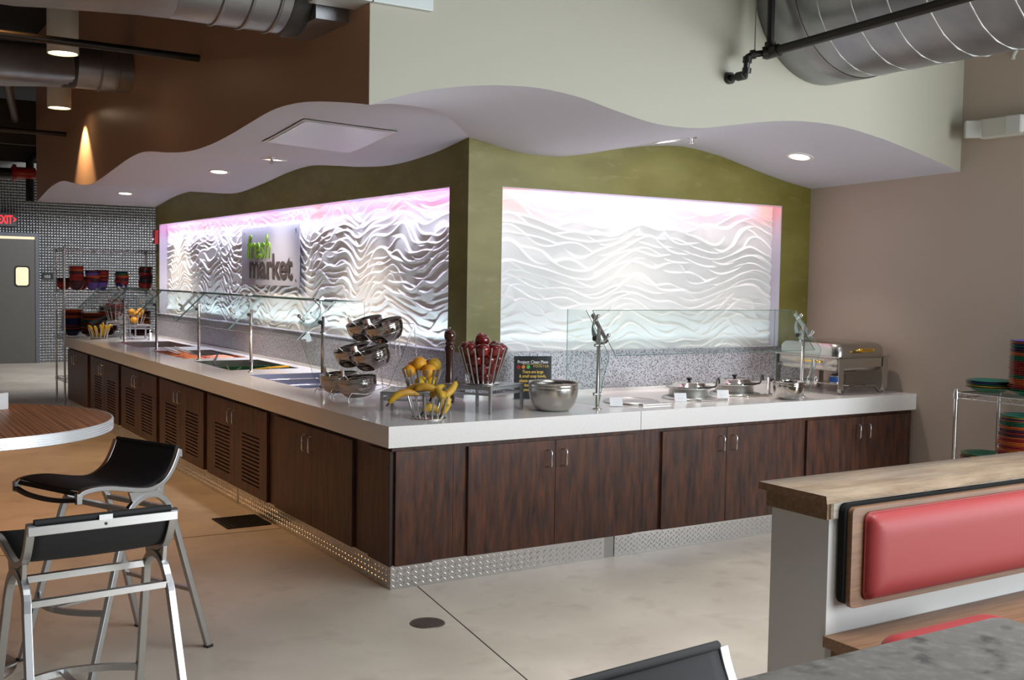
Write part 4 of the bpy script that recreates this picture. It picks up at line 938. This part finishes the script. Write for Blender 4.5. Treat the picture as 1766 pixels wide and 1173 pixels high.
loft([[(-1.10, .20+.27*math.cos(a), 3.215+.27*math.sin(a)) for a in [2*PI*i/32 for i in range(32)]], [(-1.75, .20+.38*max(-1, min(1, 1.35*math.cos(a))), 3.235+.27*max(-1, min(1, 1.35*math.sin(a)))) for a in [2*PI*i/32 for i in range(32)]], [(-2.6, .20+.45*max(-1, min(1, 1.35*math.cos(a))), 3.26+.27*max(-1, min(1, 1.35*math.sin(a)))) for a in [2*PI*i/32 for i in range(32)]]]).build('duct_transition', M_duct, dL)
MB().box(-.45, -.272, -.05, .48, 2.985, 3.45).build('duct_boot', M_duct, dL)
dM = duct('round_duct', 'round duct meeting the brown wall above the far pendant lamp', (-.272, 4.62, 3.43), (-.72, 4.62, 3.43), .175, [.12, .26], .2)
MB().lathe([(.177, .0), (.182, .02), (.182, .10), (.177, .12)], (-.72, 4.62, 3.43), 40, Matrix(((0, 0, -1), (0, 1, 0), (1, 0, 0)))).build('collar', MATS['black_duct_mastic'], dM)
loft([[(-.72, 4.62+.175*math.cos(a), 3.43+.175*math.sin(a)) for a in [2*PI*i/32 for i in range(32)]], [(-1.35, 4.62+.30*max(-1, min(1, 1.35*math.cos(a))), 3.385+.15*max(-1, min(1, 1.35*math.sin(a)))) for a in [2*PI*i/32 for i in range(32)]]]).build('duct_transition', M_duct, dM)
t = thing('metal_duct_box', 'pale metal duct box at the top corner of the beige wall', 'duct')
MB().box(-.268, .062, -.335, -.302, 3.035, 3.45).box(-.52, -.273, -.335, -.12, 3.035, 3.45).build('box_body', mat('pale_galvanised_sheet', (.50, .53, .52), .45, .3), t, bevel=.003)
def pipething(name, label, cat, pts, r, m=None):
    return tag(MB().tube(pts, r, 12).build(name, m or M_blackpipe), label, cat)
pipething('ceiling_strut', 'black horizontal bar ending at the brown wall above the pendants', 'bar', [(-3.2, 2.55, 3.235), (-.28, 2.55, 3.222)], .026)
pipething('ceiling_strut', 'black horizontal bar ending at the brown wall near its far end', 'bar', [(-3.5, 7.5, 3.20), (-.28, 7.5, 3.195)], .026)
pipething('ceiling_pipe', 'long grey pipe running away under the dark ceiling at the far end', 'pipe', [(-1.115, 5.854, 3.6), (-.2, 11.4, 3.6), (.666, 16.6, 3.6)], .045, mat('grey_iron_pipe', (.12, .10, .085), .45, .3))
t = thing('ceiling_beam', 'dark boxed beam running across near the first duct', 'beam')
MB().box(-6, -.30, 1.55, 1.85, 3.40, 3.62).build('beam_body', M_black, t)
for y_ in (9.8, 12.2, 14.6):
    tag(MB().box(-7, 4, y_, y_+.16, 3.55, 3.85).box(-7, 4, y_+.06, y_+.10, 3.30, 3.55).build('ceiling_beam', mat('dark_steel_beam', (.05, .045, .04), .5, .3)), {9.8: 'dark steel beam just beyond the brown wall end', 12.2: 'dark steel beam halfway to the metal wall', 14.6: 'dark steel beam closest to the metal wall'}[y_], 'beam')
vp = thing('sprinkler_riser', 'dark vertical pipe with red valve near the exit sign', 'pipe')
MB().tube([(-1.6, 12, 3.09), (-.12, 12, 3.11)], .075, 12).build('pipe', M_blackpipe, vp); MB().tube([(.03, 12, 2.72), (.03, 12, 3.30), (.10, 12, 3.38), (.3, 12, 3.40)], .055, 12).build('pipe', M_blackpipe, vp)
relabel(MB().cyl((-.22, 12, 3.12), (.10, 12, 3.12), .085, seg=16).cyl((-.20, 12, 3.12), (-.16, 12, 3.12), .12, seg=16).sphere((.03, 12, 3.12), .10, 14, 8).build('valve', M_reddev, vp), 'red valve body')
bp_ = thing('gas_pipe', 'black iron pipe with elbows in front of the spiral duct', 'pipe')
MB().tube([(2.20, -.53, 3.062), (2.20, -4.0, 3.20)], .027, 14).build('pipe', M_blackpipe, bp_)
MB().tube([(2.20, -.53, 3.06), (2.20, -.53, ZT)], .022, 12).build('pipe', M_blackpipe, bp_)
MB().tube([(2.09, -.30, 2.93), (2.09, -.40, 2.93), (2.09, -.43, 2.932), (2.09, -.45, 2.95), (2.09, -.455, 3.01), (2.095, -.455, 3.035), (2.12, -.465, 3.05), (2.20, -.53, 3.062)], .019, 12).build('pipe', M_blackpipe, bp_)
for a, b, r in [((2.09, -.303, 2.93), (2.09, -.325, 2.93), .035), ((2.09, -.38, 2.93), (2.09, -.44, 2.93), .027), ((2.09, -.452, 2.94), (2.09, -.456, 2.97), .027), ((2.09, -.456, 3.0), (2.093, -.456, 3.035), .027), ((2.11, -.46, 3.048), (2.135, -.478, 3.052), .027), ((2.165, -.505, 3.058), (2.20, -.535, 3.062), .036), ((2.20, -.50, 3.06), (2.20, -.60, 3.065), .037), ((2.20, -.53, 3.05), (2.20, -.53, 3.12), .033)]: MB().cyl(a, b, r, seg=14).build('pipe_fitting', M_blackpipe, bp_)
MB().tube([(2.13, -.475, 3.04), (2.13, -.475, ZT)], .004, 6).build('hanger_rod', M_steel, bp_)
pipething('wall_stub_pipe', 'small white pipe stub on the taupe wall below the spiral duct', 'pipe', [(XW-.001, -.70, 3.31), (XW-.03, -.70, 3.27), (XW-.035, -.70, 3.245)], .013, M_plast)

# ---------------------------------------------------------------- wire racks
def wire_rack(label, x0, x1, y0, y1, shelves, H, z_extra=0):
    t = thing('wire_shelving', label, 'shelving')
    for x in (x0, x1):
        for y in (y0, y1):
            m = MB().cyl((x, y, .0), (x, y, H), .0127, seg=12); k = .06
            while k < H-.02: m.cyl((x, y, k), (x, y, k+.003), .0138, seg=12, cap=False); k += .0254*2
            m.build('post', M_chrome, t)
    for z in shelves:
        m = MB(); b = .0042
        for zz in (z, z-.035):
            m.tube([(x0, y0, zz), (x1, y0, zz)], b, 6).tube([(x0, y1, zz), (x1, y1, zz)], b, 6).tube([(x0, y0, zz), (x0, y1, zz)], b, 6).tube([(x1, y0, zz), (x1, y1, zz)], b, 6)
        def zig(a, c, n):
            a = Vector(a); c = Vector(c); m.tube([a.lerp(c, i/n)+Vector((0, 0, -.035 if i % 2 else 0)) for i in range(n+1)], .0022, 5)
        nx = max(4, int((x1-x0)/.045)); ny = max(4, int((y1-y0)/.045))
        zig((x0, y0, z), (x1, y0, z), nx); zig((x0, y1, z), (x1, y1, z), nx); zig((x0, y0, z), (x0, y1, z), ny); zig((x1, y0, z), (x1, y1, z), ny)
        if (x1-x0) > (y1-y0):
            n = int((x1-x0)/.024)
            for i in range(n+1): m.tube([(x0+(x1-x0)*i/n, y0, z+.002), (x0+(x1-x0)*i/n, y1, z+.002)], .0017, 4, cap=False)
        else:
            n = int((y1-y0)/.024)
            for i in range(n+1): m.tube([(x0, y0+(y1-y0)*i/n, z+.002), (x1, y0+(y1-y0)*i/n, z+.002)], .0017, 4, cap=False)
        for x in (x0, x1):
            for y in (y0, y1): m.cyl((x, y, z-.04), (x, y, z+.006), .019, .016, seg=12)
        m.build('wire_shelf', M_chrome, t)
    return t
wire_rack('tall chrome wire shelving behind the far end of the buffet', .05, 1.20, 9.50, 10.07, [.34, .88, 1.475, 2.0], 2.03)
wire_rack('low chrome wire shelving by the taupe wall holding plates', 3.80, 4.27, -1.75, -.72, [.10, .50, 1.0], 1.025)
WARE = {'green': (.015, .16, .085), 'dark blue': (.03, .035, .15), 'purple': (.16, .10, .42), 'orange': (.60, .13, .025), 'red': (.34, .03, .025), 'yellow': (.62, .34, .04), 'dark plum': (.09, .03, .045), 'teal green': (.03, .24, .17), 'dark grey': (.05, .05, .055)}
WM = {k: mat('melamine_'+k.replace(' ', '_'), v, .22) for k, v in WARE.items()}
PROTO = {}
def ware(kind, colour):
    key = (kind, colour)
    if key in PROTO: o = PROTO[key].copy(); COL.objects.link(o); return o
    prof = {'bowl': [(.0001, 0), (.042, 0), (.044, .004), (.060, .012), (.080, .040), (.088, .072), (.092, .076), (.090, .078), (.086, .072), (.077, .042), (.058, .017), (.0001, .010)],
            'plate': [(.0001, 0), (.085, 0), (.087, .004), (.105, .010), (.125, .024), (.150, .030), (.156, .033), (.150, .0345), (.124, .028), (.104, .014), (.0001, .006)],
            'tallbowl': [(.0001, 0), (.055, 0), (.057, .004), (.080, .012), (.105, .055), (.145, .062), (.150, .066), (.145, .067), (.102, .060), (.077, .016), (.0001, .008)]}[kind]
    o = MB().lathe(prof, seg=32).build('plate' if kind != 'bowl' else 'bowl', WM[colour]); PROTO[key] = o; return o
ORD = ['topmost', 'second from top', 'third from top', 'fourth from top', 'fifth from top', 'sixth from top', 'seventh from top', 'eighth from top', 'ninth from top', 'tenth from top'] + ['%s from top' % s for s in 'eleventh twelfth thirteenth fourteenth fifteenth sixteenth seventeenth eighteenth nineteenth twentieth'.split()] + ['twenty-%s from top' % s for s in 'first second third fourth fifth sixth seventh eighth ninth'.split()] + ['thirtieth from top'] + ['thirty-%s from top' % q_ for q_ in 'first second third fourth fifth sixth seventh eighth ninth'.split()]
def stack(kind, x, y, z, colours, pitch, where, grp, jit=.003, seed=1, taper=None):
    rs = random.Random(seed); n = len(colours); nmk = 'bowl' if kind == 'bowl' else 'plate'
    for i, c in enumerate(colours):
        o = ware(kind, c); o.location = (x+rs.uniform(-jit, jit), y+rs.uniform(-jit, jit), z+i*pitch); o.rotation_euler = (0, 0, rs.uniform(0, 6))
        if taper: k = taper(i/(n-1)); o.scale = (k, k, 1)
        tag(o, '%s %s, %s, %s' % (c, nmk, ORD[n-1-i], where), nmk, grp)
def seq(seed, n, pal, top=None):
    rs = random.Random(seed); L = []; 
    while len(L) < n: L += [rs.choice(pal)]*rs.choice((1, 1, 2, 2, 3))
    L = L[:n]
    if top: L[-1] = top
    return L
PAL = ['orange', 'red', 'dark plum', 'dark blue', 'dark grey', 'red', 'orange', 'dark plum', 'green']
z2 = 1.479
stack('bowl', .235, 9.72, z2, seq(1, 12, PAL), .0205, 'upper shelf stack beside the left post', 'coloured bowls on the tall shelving')
stack('bowl', .435, 9.72, z2, ['purple', 'purple', 'dark blue', 'red', 'dark plum', 'red', 'orange', 'red', 'purple', 'dark blue', 'dark plum'], .0175, 'upper shelf leaning stack with purple base', 'coloured bowls on the tall shelving', .006, taper=lambda k: .85+.2*k)
stack('bowl', .565, 9.80, z2, ['purple', 'purple', 'dark blue', 'red', 'red', 'dark plum', 'orange', 'red', 'red', 'red', 'dark plum'], .0185, 'upper shelf red-topped stack', 'coloured bowls on the tall shelving', taper=lambda k: .85+.2*k)
stack('bowl', .80, 9.72, z2, seq(4, 10, PAL, 'dark blue'), .0185, 'upper shelf stack standing alone', 'coloured bowls on the tall shelving', .006)
stack('bowl', 1.10, 9.70, z2, seq(5, 13, ['dark plum', 'red', 'dark grey', 'dark plum', 'red'], 'dark grey'), .0195, 'upper shelf dark stack by olive wall', 'coloured bowls on the tall shelving', .008)
stack('bowl', .33, 9.93, z2, seq(6, 6, ['dark plum', 'orange', 'red']), .018, 'low stack behind between taller ones', 'coloured bowls on the tall shelving')
stack('bowl', .12, 9.93, z2, seq(7, 5, ['dark plum', 'red']), .018, 'low stack outside the left post', 'coloured bowls on the tall shelving')
stack('tallbowl', .20, 9.80, .884, seq(8, 16, PAL, 'orange'), .018, 'lower level stack behind left post', 'plates on the lower level of the tall shelving')
stack('plate', .42, 9.66, .884, seq(9, 22, PAL), .0125, 'wide striped stack behind counter end', 'plates on the lower level of the tall shelving')
stack('tallbowl', .66, 9.90, .884, seq(10, 18, ['orange', 'red', 'dark plum'], 'orange'), .018, 'orange stack behind far apples', 'plates on the lower level of the tall shelving')
stack('plate', 1.02, 9.70, .884, seq(11, 24, ['orange', 'dark plum', 'dark grey', 'dark plum', 'orange']), .0125, 'dim stack behind far sneeze guard', 'plates on the lower level of the tall shelving')
PG = ['green', 'dark blue', 'orange', 'red', 'yellow', 'dark plum', 'dark blue', 'red', 'orange']
stack('plate', 4.04, -.805, 1.004, ['green', 'yellow', 'green', 'dark blue', 'teal green'], .0115, 'short green stack beside taupe wall', 'plates on the low shelving', taper=lambda k: .98)
stack('plate', 4.06, -1.105, 1.004, ['green', 'green']+seq(12, 23, PG)+['dark blue', 'green', 'dark blue', 'orange', 'purple'], .0112, 'tall multicoloured stack beside taupe wall', 'plates on the low shelving')
stack('tallbowl', 4.06, -1.05, .504, seq(13, 28, ['red', 'orange', 'dark plum', 'red', 'green'])+['orange', 'dark blue', 'yellow', 'teal green'], .0098, 'red-orange stack on low middle shelf', 'plates on the low shelving', taper=lambda k: 1.12-.1*k)
stack('plate', 4.02, -.80, .504, ['orange', 'dark blue', 'orange', 'dark blue', 'yellow', 'green'], .0112, 'half-hidden stack behind wooden ledge', 'plates on the low shelving')

# ---------------------------------------------------------------- bar stools
# local frame: +x = towards the back of the stool, y = width, z up
RAIL = [(-.335, .778), (-.325, .798), (-.27, .806), (-.20, .802), (-.13, .788), (-.06, .774), (.0, .768), (.05, .778), (.09, .802), (.12, .838), (.145, .885), (.160, .925)]
def smooth(P, k=4):
    out = []; n = len(P)
    for i in range(n-1):
        p = [Vector(P[max(i-1, 0)]), Vector(P[i]), Vector(P[i+1]), Vector(P[min(i+2, n-1)])]
        for j in range(k):
            t = j/k; out.append(.5*((2*p[1])+(p[2]-p[0])*t+(2*p[0]-5*p[1]+4*p[2]-p[3])*t*t+(3*p[1]-p[0]-3*p[2]+p[3])*t**3))
    return out+[Vector(P[-1])]
def rect(w, h): return [(-w/2, -h/2), (w/2, -h/2), (w/2, h/2), (-w/2, h/2)]
def make_stool():
    t = thing('bar_stool', 'x', 'stool'); W2 = .222
    rp = smooth([(a, 0, b) for a, b in RAIL])
    for s in (-1, 1):
        m = MB(); m.sweep([p+Vector((0, s*W2, 0)) for p in rp], rect(.020, .026), up=(0, 1, 0), smooth=False)
        m.box(-.350, -.325, s*W2-.011, s*W2+.011, .755, .800)
        # web between rail and leg arch
        pts = [(-.10, .768), (.04, .760), (.085, .790), (.075, .735), (.03, .742), (-.02, .738), (-.075, .705), (-.085, .725)]
        m.prism([(a, s*W2-.008, b) for a, b in pts], (0, .016, 0))
        m.build('side_rail', M_satin, t, bevel=.003)
        ap = [(-.305, .25, .0), (-.20, .237, .36), (-.118, W2+.004, .640), (-.098, W2, .690), (-.065, W2, .722), (-.02, W2, .742), (.03, W2, .742), (.07, W2, .722), (.10, W2, .690), (.122, W2+.004, .640), (.21, .237, .33), (.305, .25, .0)]
        sp = [Vector((ap[0][0], s*ap[0][1], 0)), Vector((ap[1][0], s*ap[1][1], ap[1][2]))]+smooth([(a, s*b, c) for a, b, c in ap[2:10]], 3)+[Vector((ap[10][0], s*ap[10][1], ap[10][2])), Vector((ap[11][0], s*ap[11][1], 0))]
        lg = MB().sweep(sp, rect(.026, .026), up=(0, 1, 0), smooth=False).build('leg_arch', M_satin, t, bevel=.003)
        for sx in (-1, 1): MB().box(sx*.305-.016, sx*.305+.016, s*.25-.015, s*.25+.015, 0, .012).build('foot', M_rubber, lg)
    # sling
    rows = []
    sl = smooth([(a, 0, b+.010) for a, b in RAIL[1:]], 4)
    for i, p in enumerate(sl):
        rows.append([(p.x, y*(W2-.010), p.z-.006*(1-(y*y))) for y in [k/6-1 for k in range(13)]])
    MB().grid(rows).build('sling_seat', M_mesh, t, solid=.005)
    MB().cyl((.160, -W2+.01, .930), (.160, W2-.01, .930), .010, seg=12).build('sling_rod', M_mesh, t); r = MB(); r.cyl((-.326, -W2+.01, .792), (-.326, W2-.01, .792), .010, seg=12)
    r.build('sling_rod', M_mesh, t)
    MB().sweep([(.168, -W2-.009, .905), (.168, W2+.009, .905)], rect(.010, .030), smooth=False).build('back_rail', M_satin, t, bevel=.002)
    fp = smooth([(-.342, -W2, .772), (-.356, -.12, .760), (-.360, 0, .756), (-.356, .12, .760), (-.342, W2, .772)], 4)
    relabel(MB().sweep(fp, rect(.018, .016), smooth=False).build('front_rail', M_blackpipe, t), 'dark front rail')
    c = MB()
    c.beam((.112, -W2, .665), (.112, W2, .665), .022, .020).beam((-.10, -W2, .69), (-.10, W2, .69), .022, .022)
    c.build('crossbar', M_satin, t)
    z = .28
    c = MB(); xb = .305*(1-z/.72)+.05; xb = .225
    c.beam((xb, -.24, z), (xb, .24, z), .020, .016)
    c.beam((-.32, 0, z), (xb, 0, z), .022, .010)
    c.build('brace', M_satin, t)
    fr_ = smooth([(-.222, -.24, z), (-.29, -.13, z), (-.32, 0, z), (-.29, .13, z), (-.222, .24, z)], 5)
    MB().sweep(fr_, rect(.016, .024), smooth=False).build('footrest', M_satin, t)
    return t
st = make_stool()
def put_stool(o, x, y, bx, by, label):
    o.location = (x, y, 0); o.rotation_euler = (0, 0, math.atan2(by, bx)); o['label'] = label
put_stool(st, -1.467, -.283, .93, .40, 'black mesh bar stool tucked at the round table, its back towards the cabinets')
s2 = copy_tree(st); put_stool(s2, -1.826, -1.536, .09, -1, 'black mesh bar stool seen from behind with a small white tag on its back')
MB().obox((.1735, 0, .926), (0, 1, 0), (0, 0, 1), (1, 0, 0), (.021, .0085, .0012)).build('care_tag', M_card, s2)
MB().cyl((.1735, 0, .905), (.1742, 0, .905), .005, seg=12).build('round_mark', M_black, s2)
s3 = copy_tree(st); put_stool(s3, -1.165, -3.775, -.084, .996, 'bar stool of which only the black back shows at the bottom edge')

# ---------------------------------------------------------------- round high table
TX, TY, TZ, TR = -2.118, -.203, 1.07, .64
t = thing('round_table', 'round striped wood high table with ribbed white metal edge', 'table', (TX, TY, 0))
MB().lathe([(.0001, TZ-.044), (TR-.006, TZ-.044), (TR-.006, TZ), (.0001, TZ)], seg=96, smooth=False).build('tabletop', M_zebra, t)
P = [(TR-.006, TZ-.046), (TR, TZ-.046)]
for i in range(5): z = TZ-.046+i*.0094; P += [(TR+.002, z+.001), (TR+.004, z+.004), (TR+.002, z+.0080), (TR-.001, z+.0088)]
P += [(TR+.001, TZ+.001), (TR-.006, TZ+.001)]
MB().lathe(P, seg=96).build('edge_band', M_alutrim, t)
MB().lathe([(.0001, 0), (.25, 0), (.25, .012), (.05, .03), (.04, .06), (.04, TZ-.06), (.16, TZ-.05), (.16, TZ-.044), (.0001, TZ-.044)], seg=40).build('pedestal', M_steel, t)
t = thing('napkin_holder', 'small white holder standing on the round striped table at the frame edge', 'holder', (-1.955, .12, TZ+.001), .6)
MB().box(-.10, .10, -.045, .045, 0, .008).box(-.10, .10, -.045, -.038, .008, .075).box(-.10, .10, .038, .045, .008, .075).build('holder_body', M_whitemetal, t); MB().box(-.09, .09, -.030, .030, .008, .065).build('napkins', M_card, t)

# ---------------------------------------------------------------- booth
PX, PY0, PY1 = .39, -2.69, -2.42
t = thing('booth_partition', 'grey half-height partition capped with rough wood planks', 'partition')
MB().box(PX, 3.6, PY0, PY1, 0, .885).build('partition_wall', M_grey, t)
def rough_board(x0, x1, y0, y1, z0, z1, live=True):
    n = 60; rs = random.Random(5); m = MB(); F0, F1 = [], []; B0, B1_ = [], []
    for i in range(n+1):
        x = x0+(x1-x0)*i/n; j = rs.uniform(-.004, .004) if live and i > 0 else 0; k = rs.uniform(-.0015, .0015)
        F0.append(Vector((x, y0+j, z0))); F1.append(Vector((x, y0+j*.4+(.004 if live else 0), z1+k*.6))); B0.append(Vector((x, y1, z0))); B1_.append(Vector((x, y1, z1)))
    M1 = [p.lerp(q, .33)+Vector((0, rs.uniform(-.0015, .0015), 0)) for p, q in zip(F1, B1_)]; M2 = [p.lerp(q, .66) for p, q in zip(F1, B1_)]
    m.grid([F0, F1, M1, M2, B1_, B0, F0]); m.cur = 1; m.add([F0[0], F1[0], B1_[0], B0[0]], [(0, 1, 2, 3)]).add([F0[-1], F1[-1], B1_[-1], B0[-1]], [(3, 2, 1, 0)]); return m
rough_board(.352, 3.62, -2.712, -2.385, .943, .970).build('cap_board', [M_rough, M_roughend], t)
fb = MB().box(.372, .385, PY0-.006, PY1+.012, .883, .942); fb.build('end_board', M_roughend, t)
MB().box(.385, 3.6, PY0-.010, PY0-.0005, .885, .942).build('apron_board', mat('weathered_grey_board', (.22, .21, .19), .8, noise=12, col2=(.40, .38, .33), stretch=(1, 6, 6), detail=8), t)
MB().box(.3852, .3995, PY0-.0115, PY0-.0101, .885, .942).build('apron_end', M_rough, t)
bk = thing('booth_upholstery', 'long red vinyl booth back cushion on an oak panel', 'seat back')
def rbox(x0, x1, z0, z1, r, y0, y1, n=8):
    P = []
    for cx_, cz_, a0 in ((x1-r, z1-r, 0), (x0+r, z1-r, PI/2), (x0+r, z0+r, PI), (x1-r, z0+r, 1.5*PI)):
        P += [(cx_+r*math.cos(a0+PI/2*i/n), y0, cz_+r*math.sin(a0+PI/2*i/n)) for i in range(n+1)]
    return MB().prism(P, (0, y1-y0, 0))
rbox(.425, 2.60, .585, .938, .03, -2.728, -2.701).build('backing_frame', mat('matt_black_board', (.006, .006, .006), .9, spec=.15), bk)
rbox(.440, 2.62, .575, .928, .022, -2.750, -2.729).build('back_panel', M_oak, bk)
def cushion(x0, x1, z0, z1, r, y0, dep, axis='y'):
    """puffed pad with rounded corners; bulges towards -y (or +z)"""
    nx, nz = 64, 20; rows = []
    def P(a, b, d):
        return (a, y0-d, b) if axis == 'y' else (a, b, y0+d)
    for i in range(nz+1):
        rw = []
        for j in range(nx+1):
            u, v = j/nx, i/nz; ue = .5-.5*math.cos(PI*u); ve = .5-.5*math.cos(PI*v)
            x = x0+(x1-x0)*ue; z = z0+(z1-z0)*ve
            du = min(x-x0, x1-x); dv = min(z-z0, z1-z)
            # pull corners in to a radius
            if du < r and dv < r:
                q = math.hypot(r-du, r-dv)
                if q > r:
                    k = r/q; sx = 1 if x-x0 < x1-x else -1; sz = 1 if z-z0 < z1-z else -1
                    x = (x0+r-(r-du)*k) if sx > 0 else (x1-r+(r-du)*k); z = (z0+r-(r-dv)*k) if sz > 0 else (z1-r+(r-dv)*k); du = r-(r-du)*k; dv = r-(r-dv)*k
                e = max(0, r-math.hypot(r-du, r-dv))
            else: e = min(du, dv)
            f = min(1, e/.075); f = math.sqrt(max(0, 1-(1-f)**2))
            rw.append(P(x, z, .012+dep*f if e > 1e-6 else .0))
        rows.append(rw)
    m = MB().grid(rows); return m
cu = cushion(.500, 2.56, .602, .905, .028, -2.750, .040).build('red_cushion', M_red, bk)
pip = []
for (cx_, cz_, a0) in ((2.56-.028, .905-.028, 0), (.50+.028, .905-.028, PI/2), (.50+.028, .602+.028, PI), (2.56-.028, .602+.028, 1.5*PI)):
    pip += [(cx_+.029*math.cos(a0+PI/2*i/6), -2.757, cz_+.029*math.sin(a0+PI/2*i/6)) for i in range(7)]
MB().tube(pip, .0035, 6, closed=True).build('piping', M_red, cu)
t = thing('booth_bench', 'oak booth bench in front of the grey partition', 'bench')
MB().box(.375, 3.6, -3.22, PY0-.001, .435, .475).build('seat_board', M_oak, t, bevel=.002); MB().box(.42, 3.6, -3.14, PY0-.001, 0, .434).build('bench_base', M_oak, t)
sc_ = cushion(.40, 1.02, -3.25, -2.87, .09, .4752, .044, 'z').build('seat_cushion', M_red)
tag(sc_, 'red vinyl seat cushion on the oak bench', 'cushion')

# ---------------------------------------------------------------- stone high table in front
t = thing('stone_table', 'grey mottled stone tabletop in the near right corner', 'table')
m = MB(); P = []
for cx_, cy_, a0 in ((-.605-.03, -4.005-.03, 0), (-1.75+.03, -4.005-.03, PI/2), (-1.75+.03, -4.75+.03, PI), (-.605-.03, -4.75+.03, 1.5*PI)):
    P += [(cx_+.03*math.cos(a0+PI/2*i/6), cy_+.03*math.sin(a0+PI/2*i/6), 1.02) for i in range(7)]
m.prism(P, (0, 0, .03)); m.build('tabletop', M_stone, t, bevel=.004)
MB().lathe([(.0001, 0), (.26, 0), (.26, .012), (.045, .03), (.04, .05), (.04, 1.0), (.15, 1.01), (.15, 1.019), (.0001, 1.019)], (-1.15, -4.40, 0), 36).build('pedestal', M_steel, t)
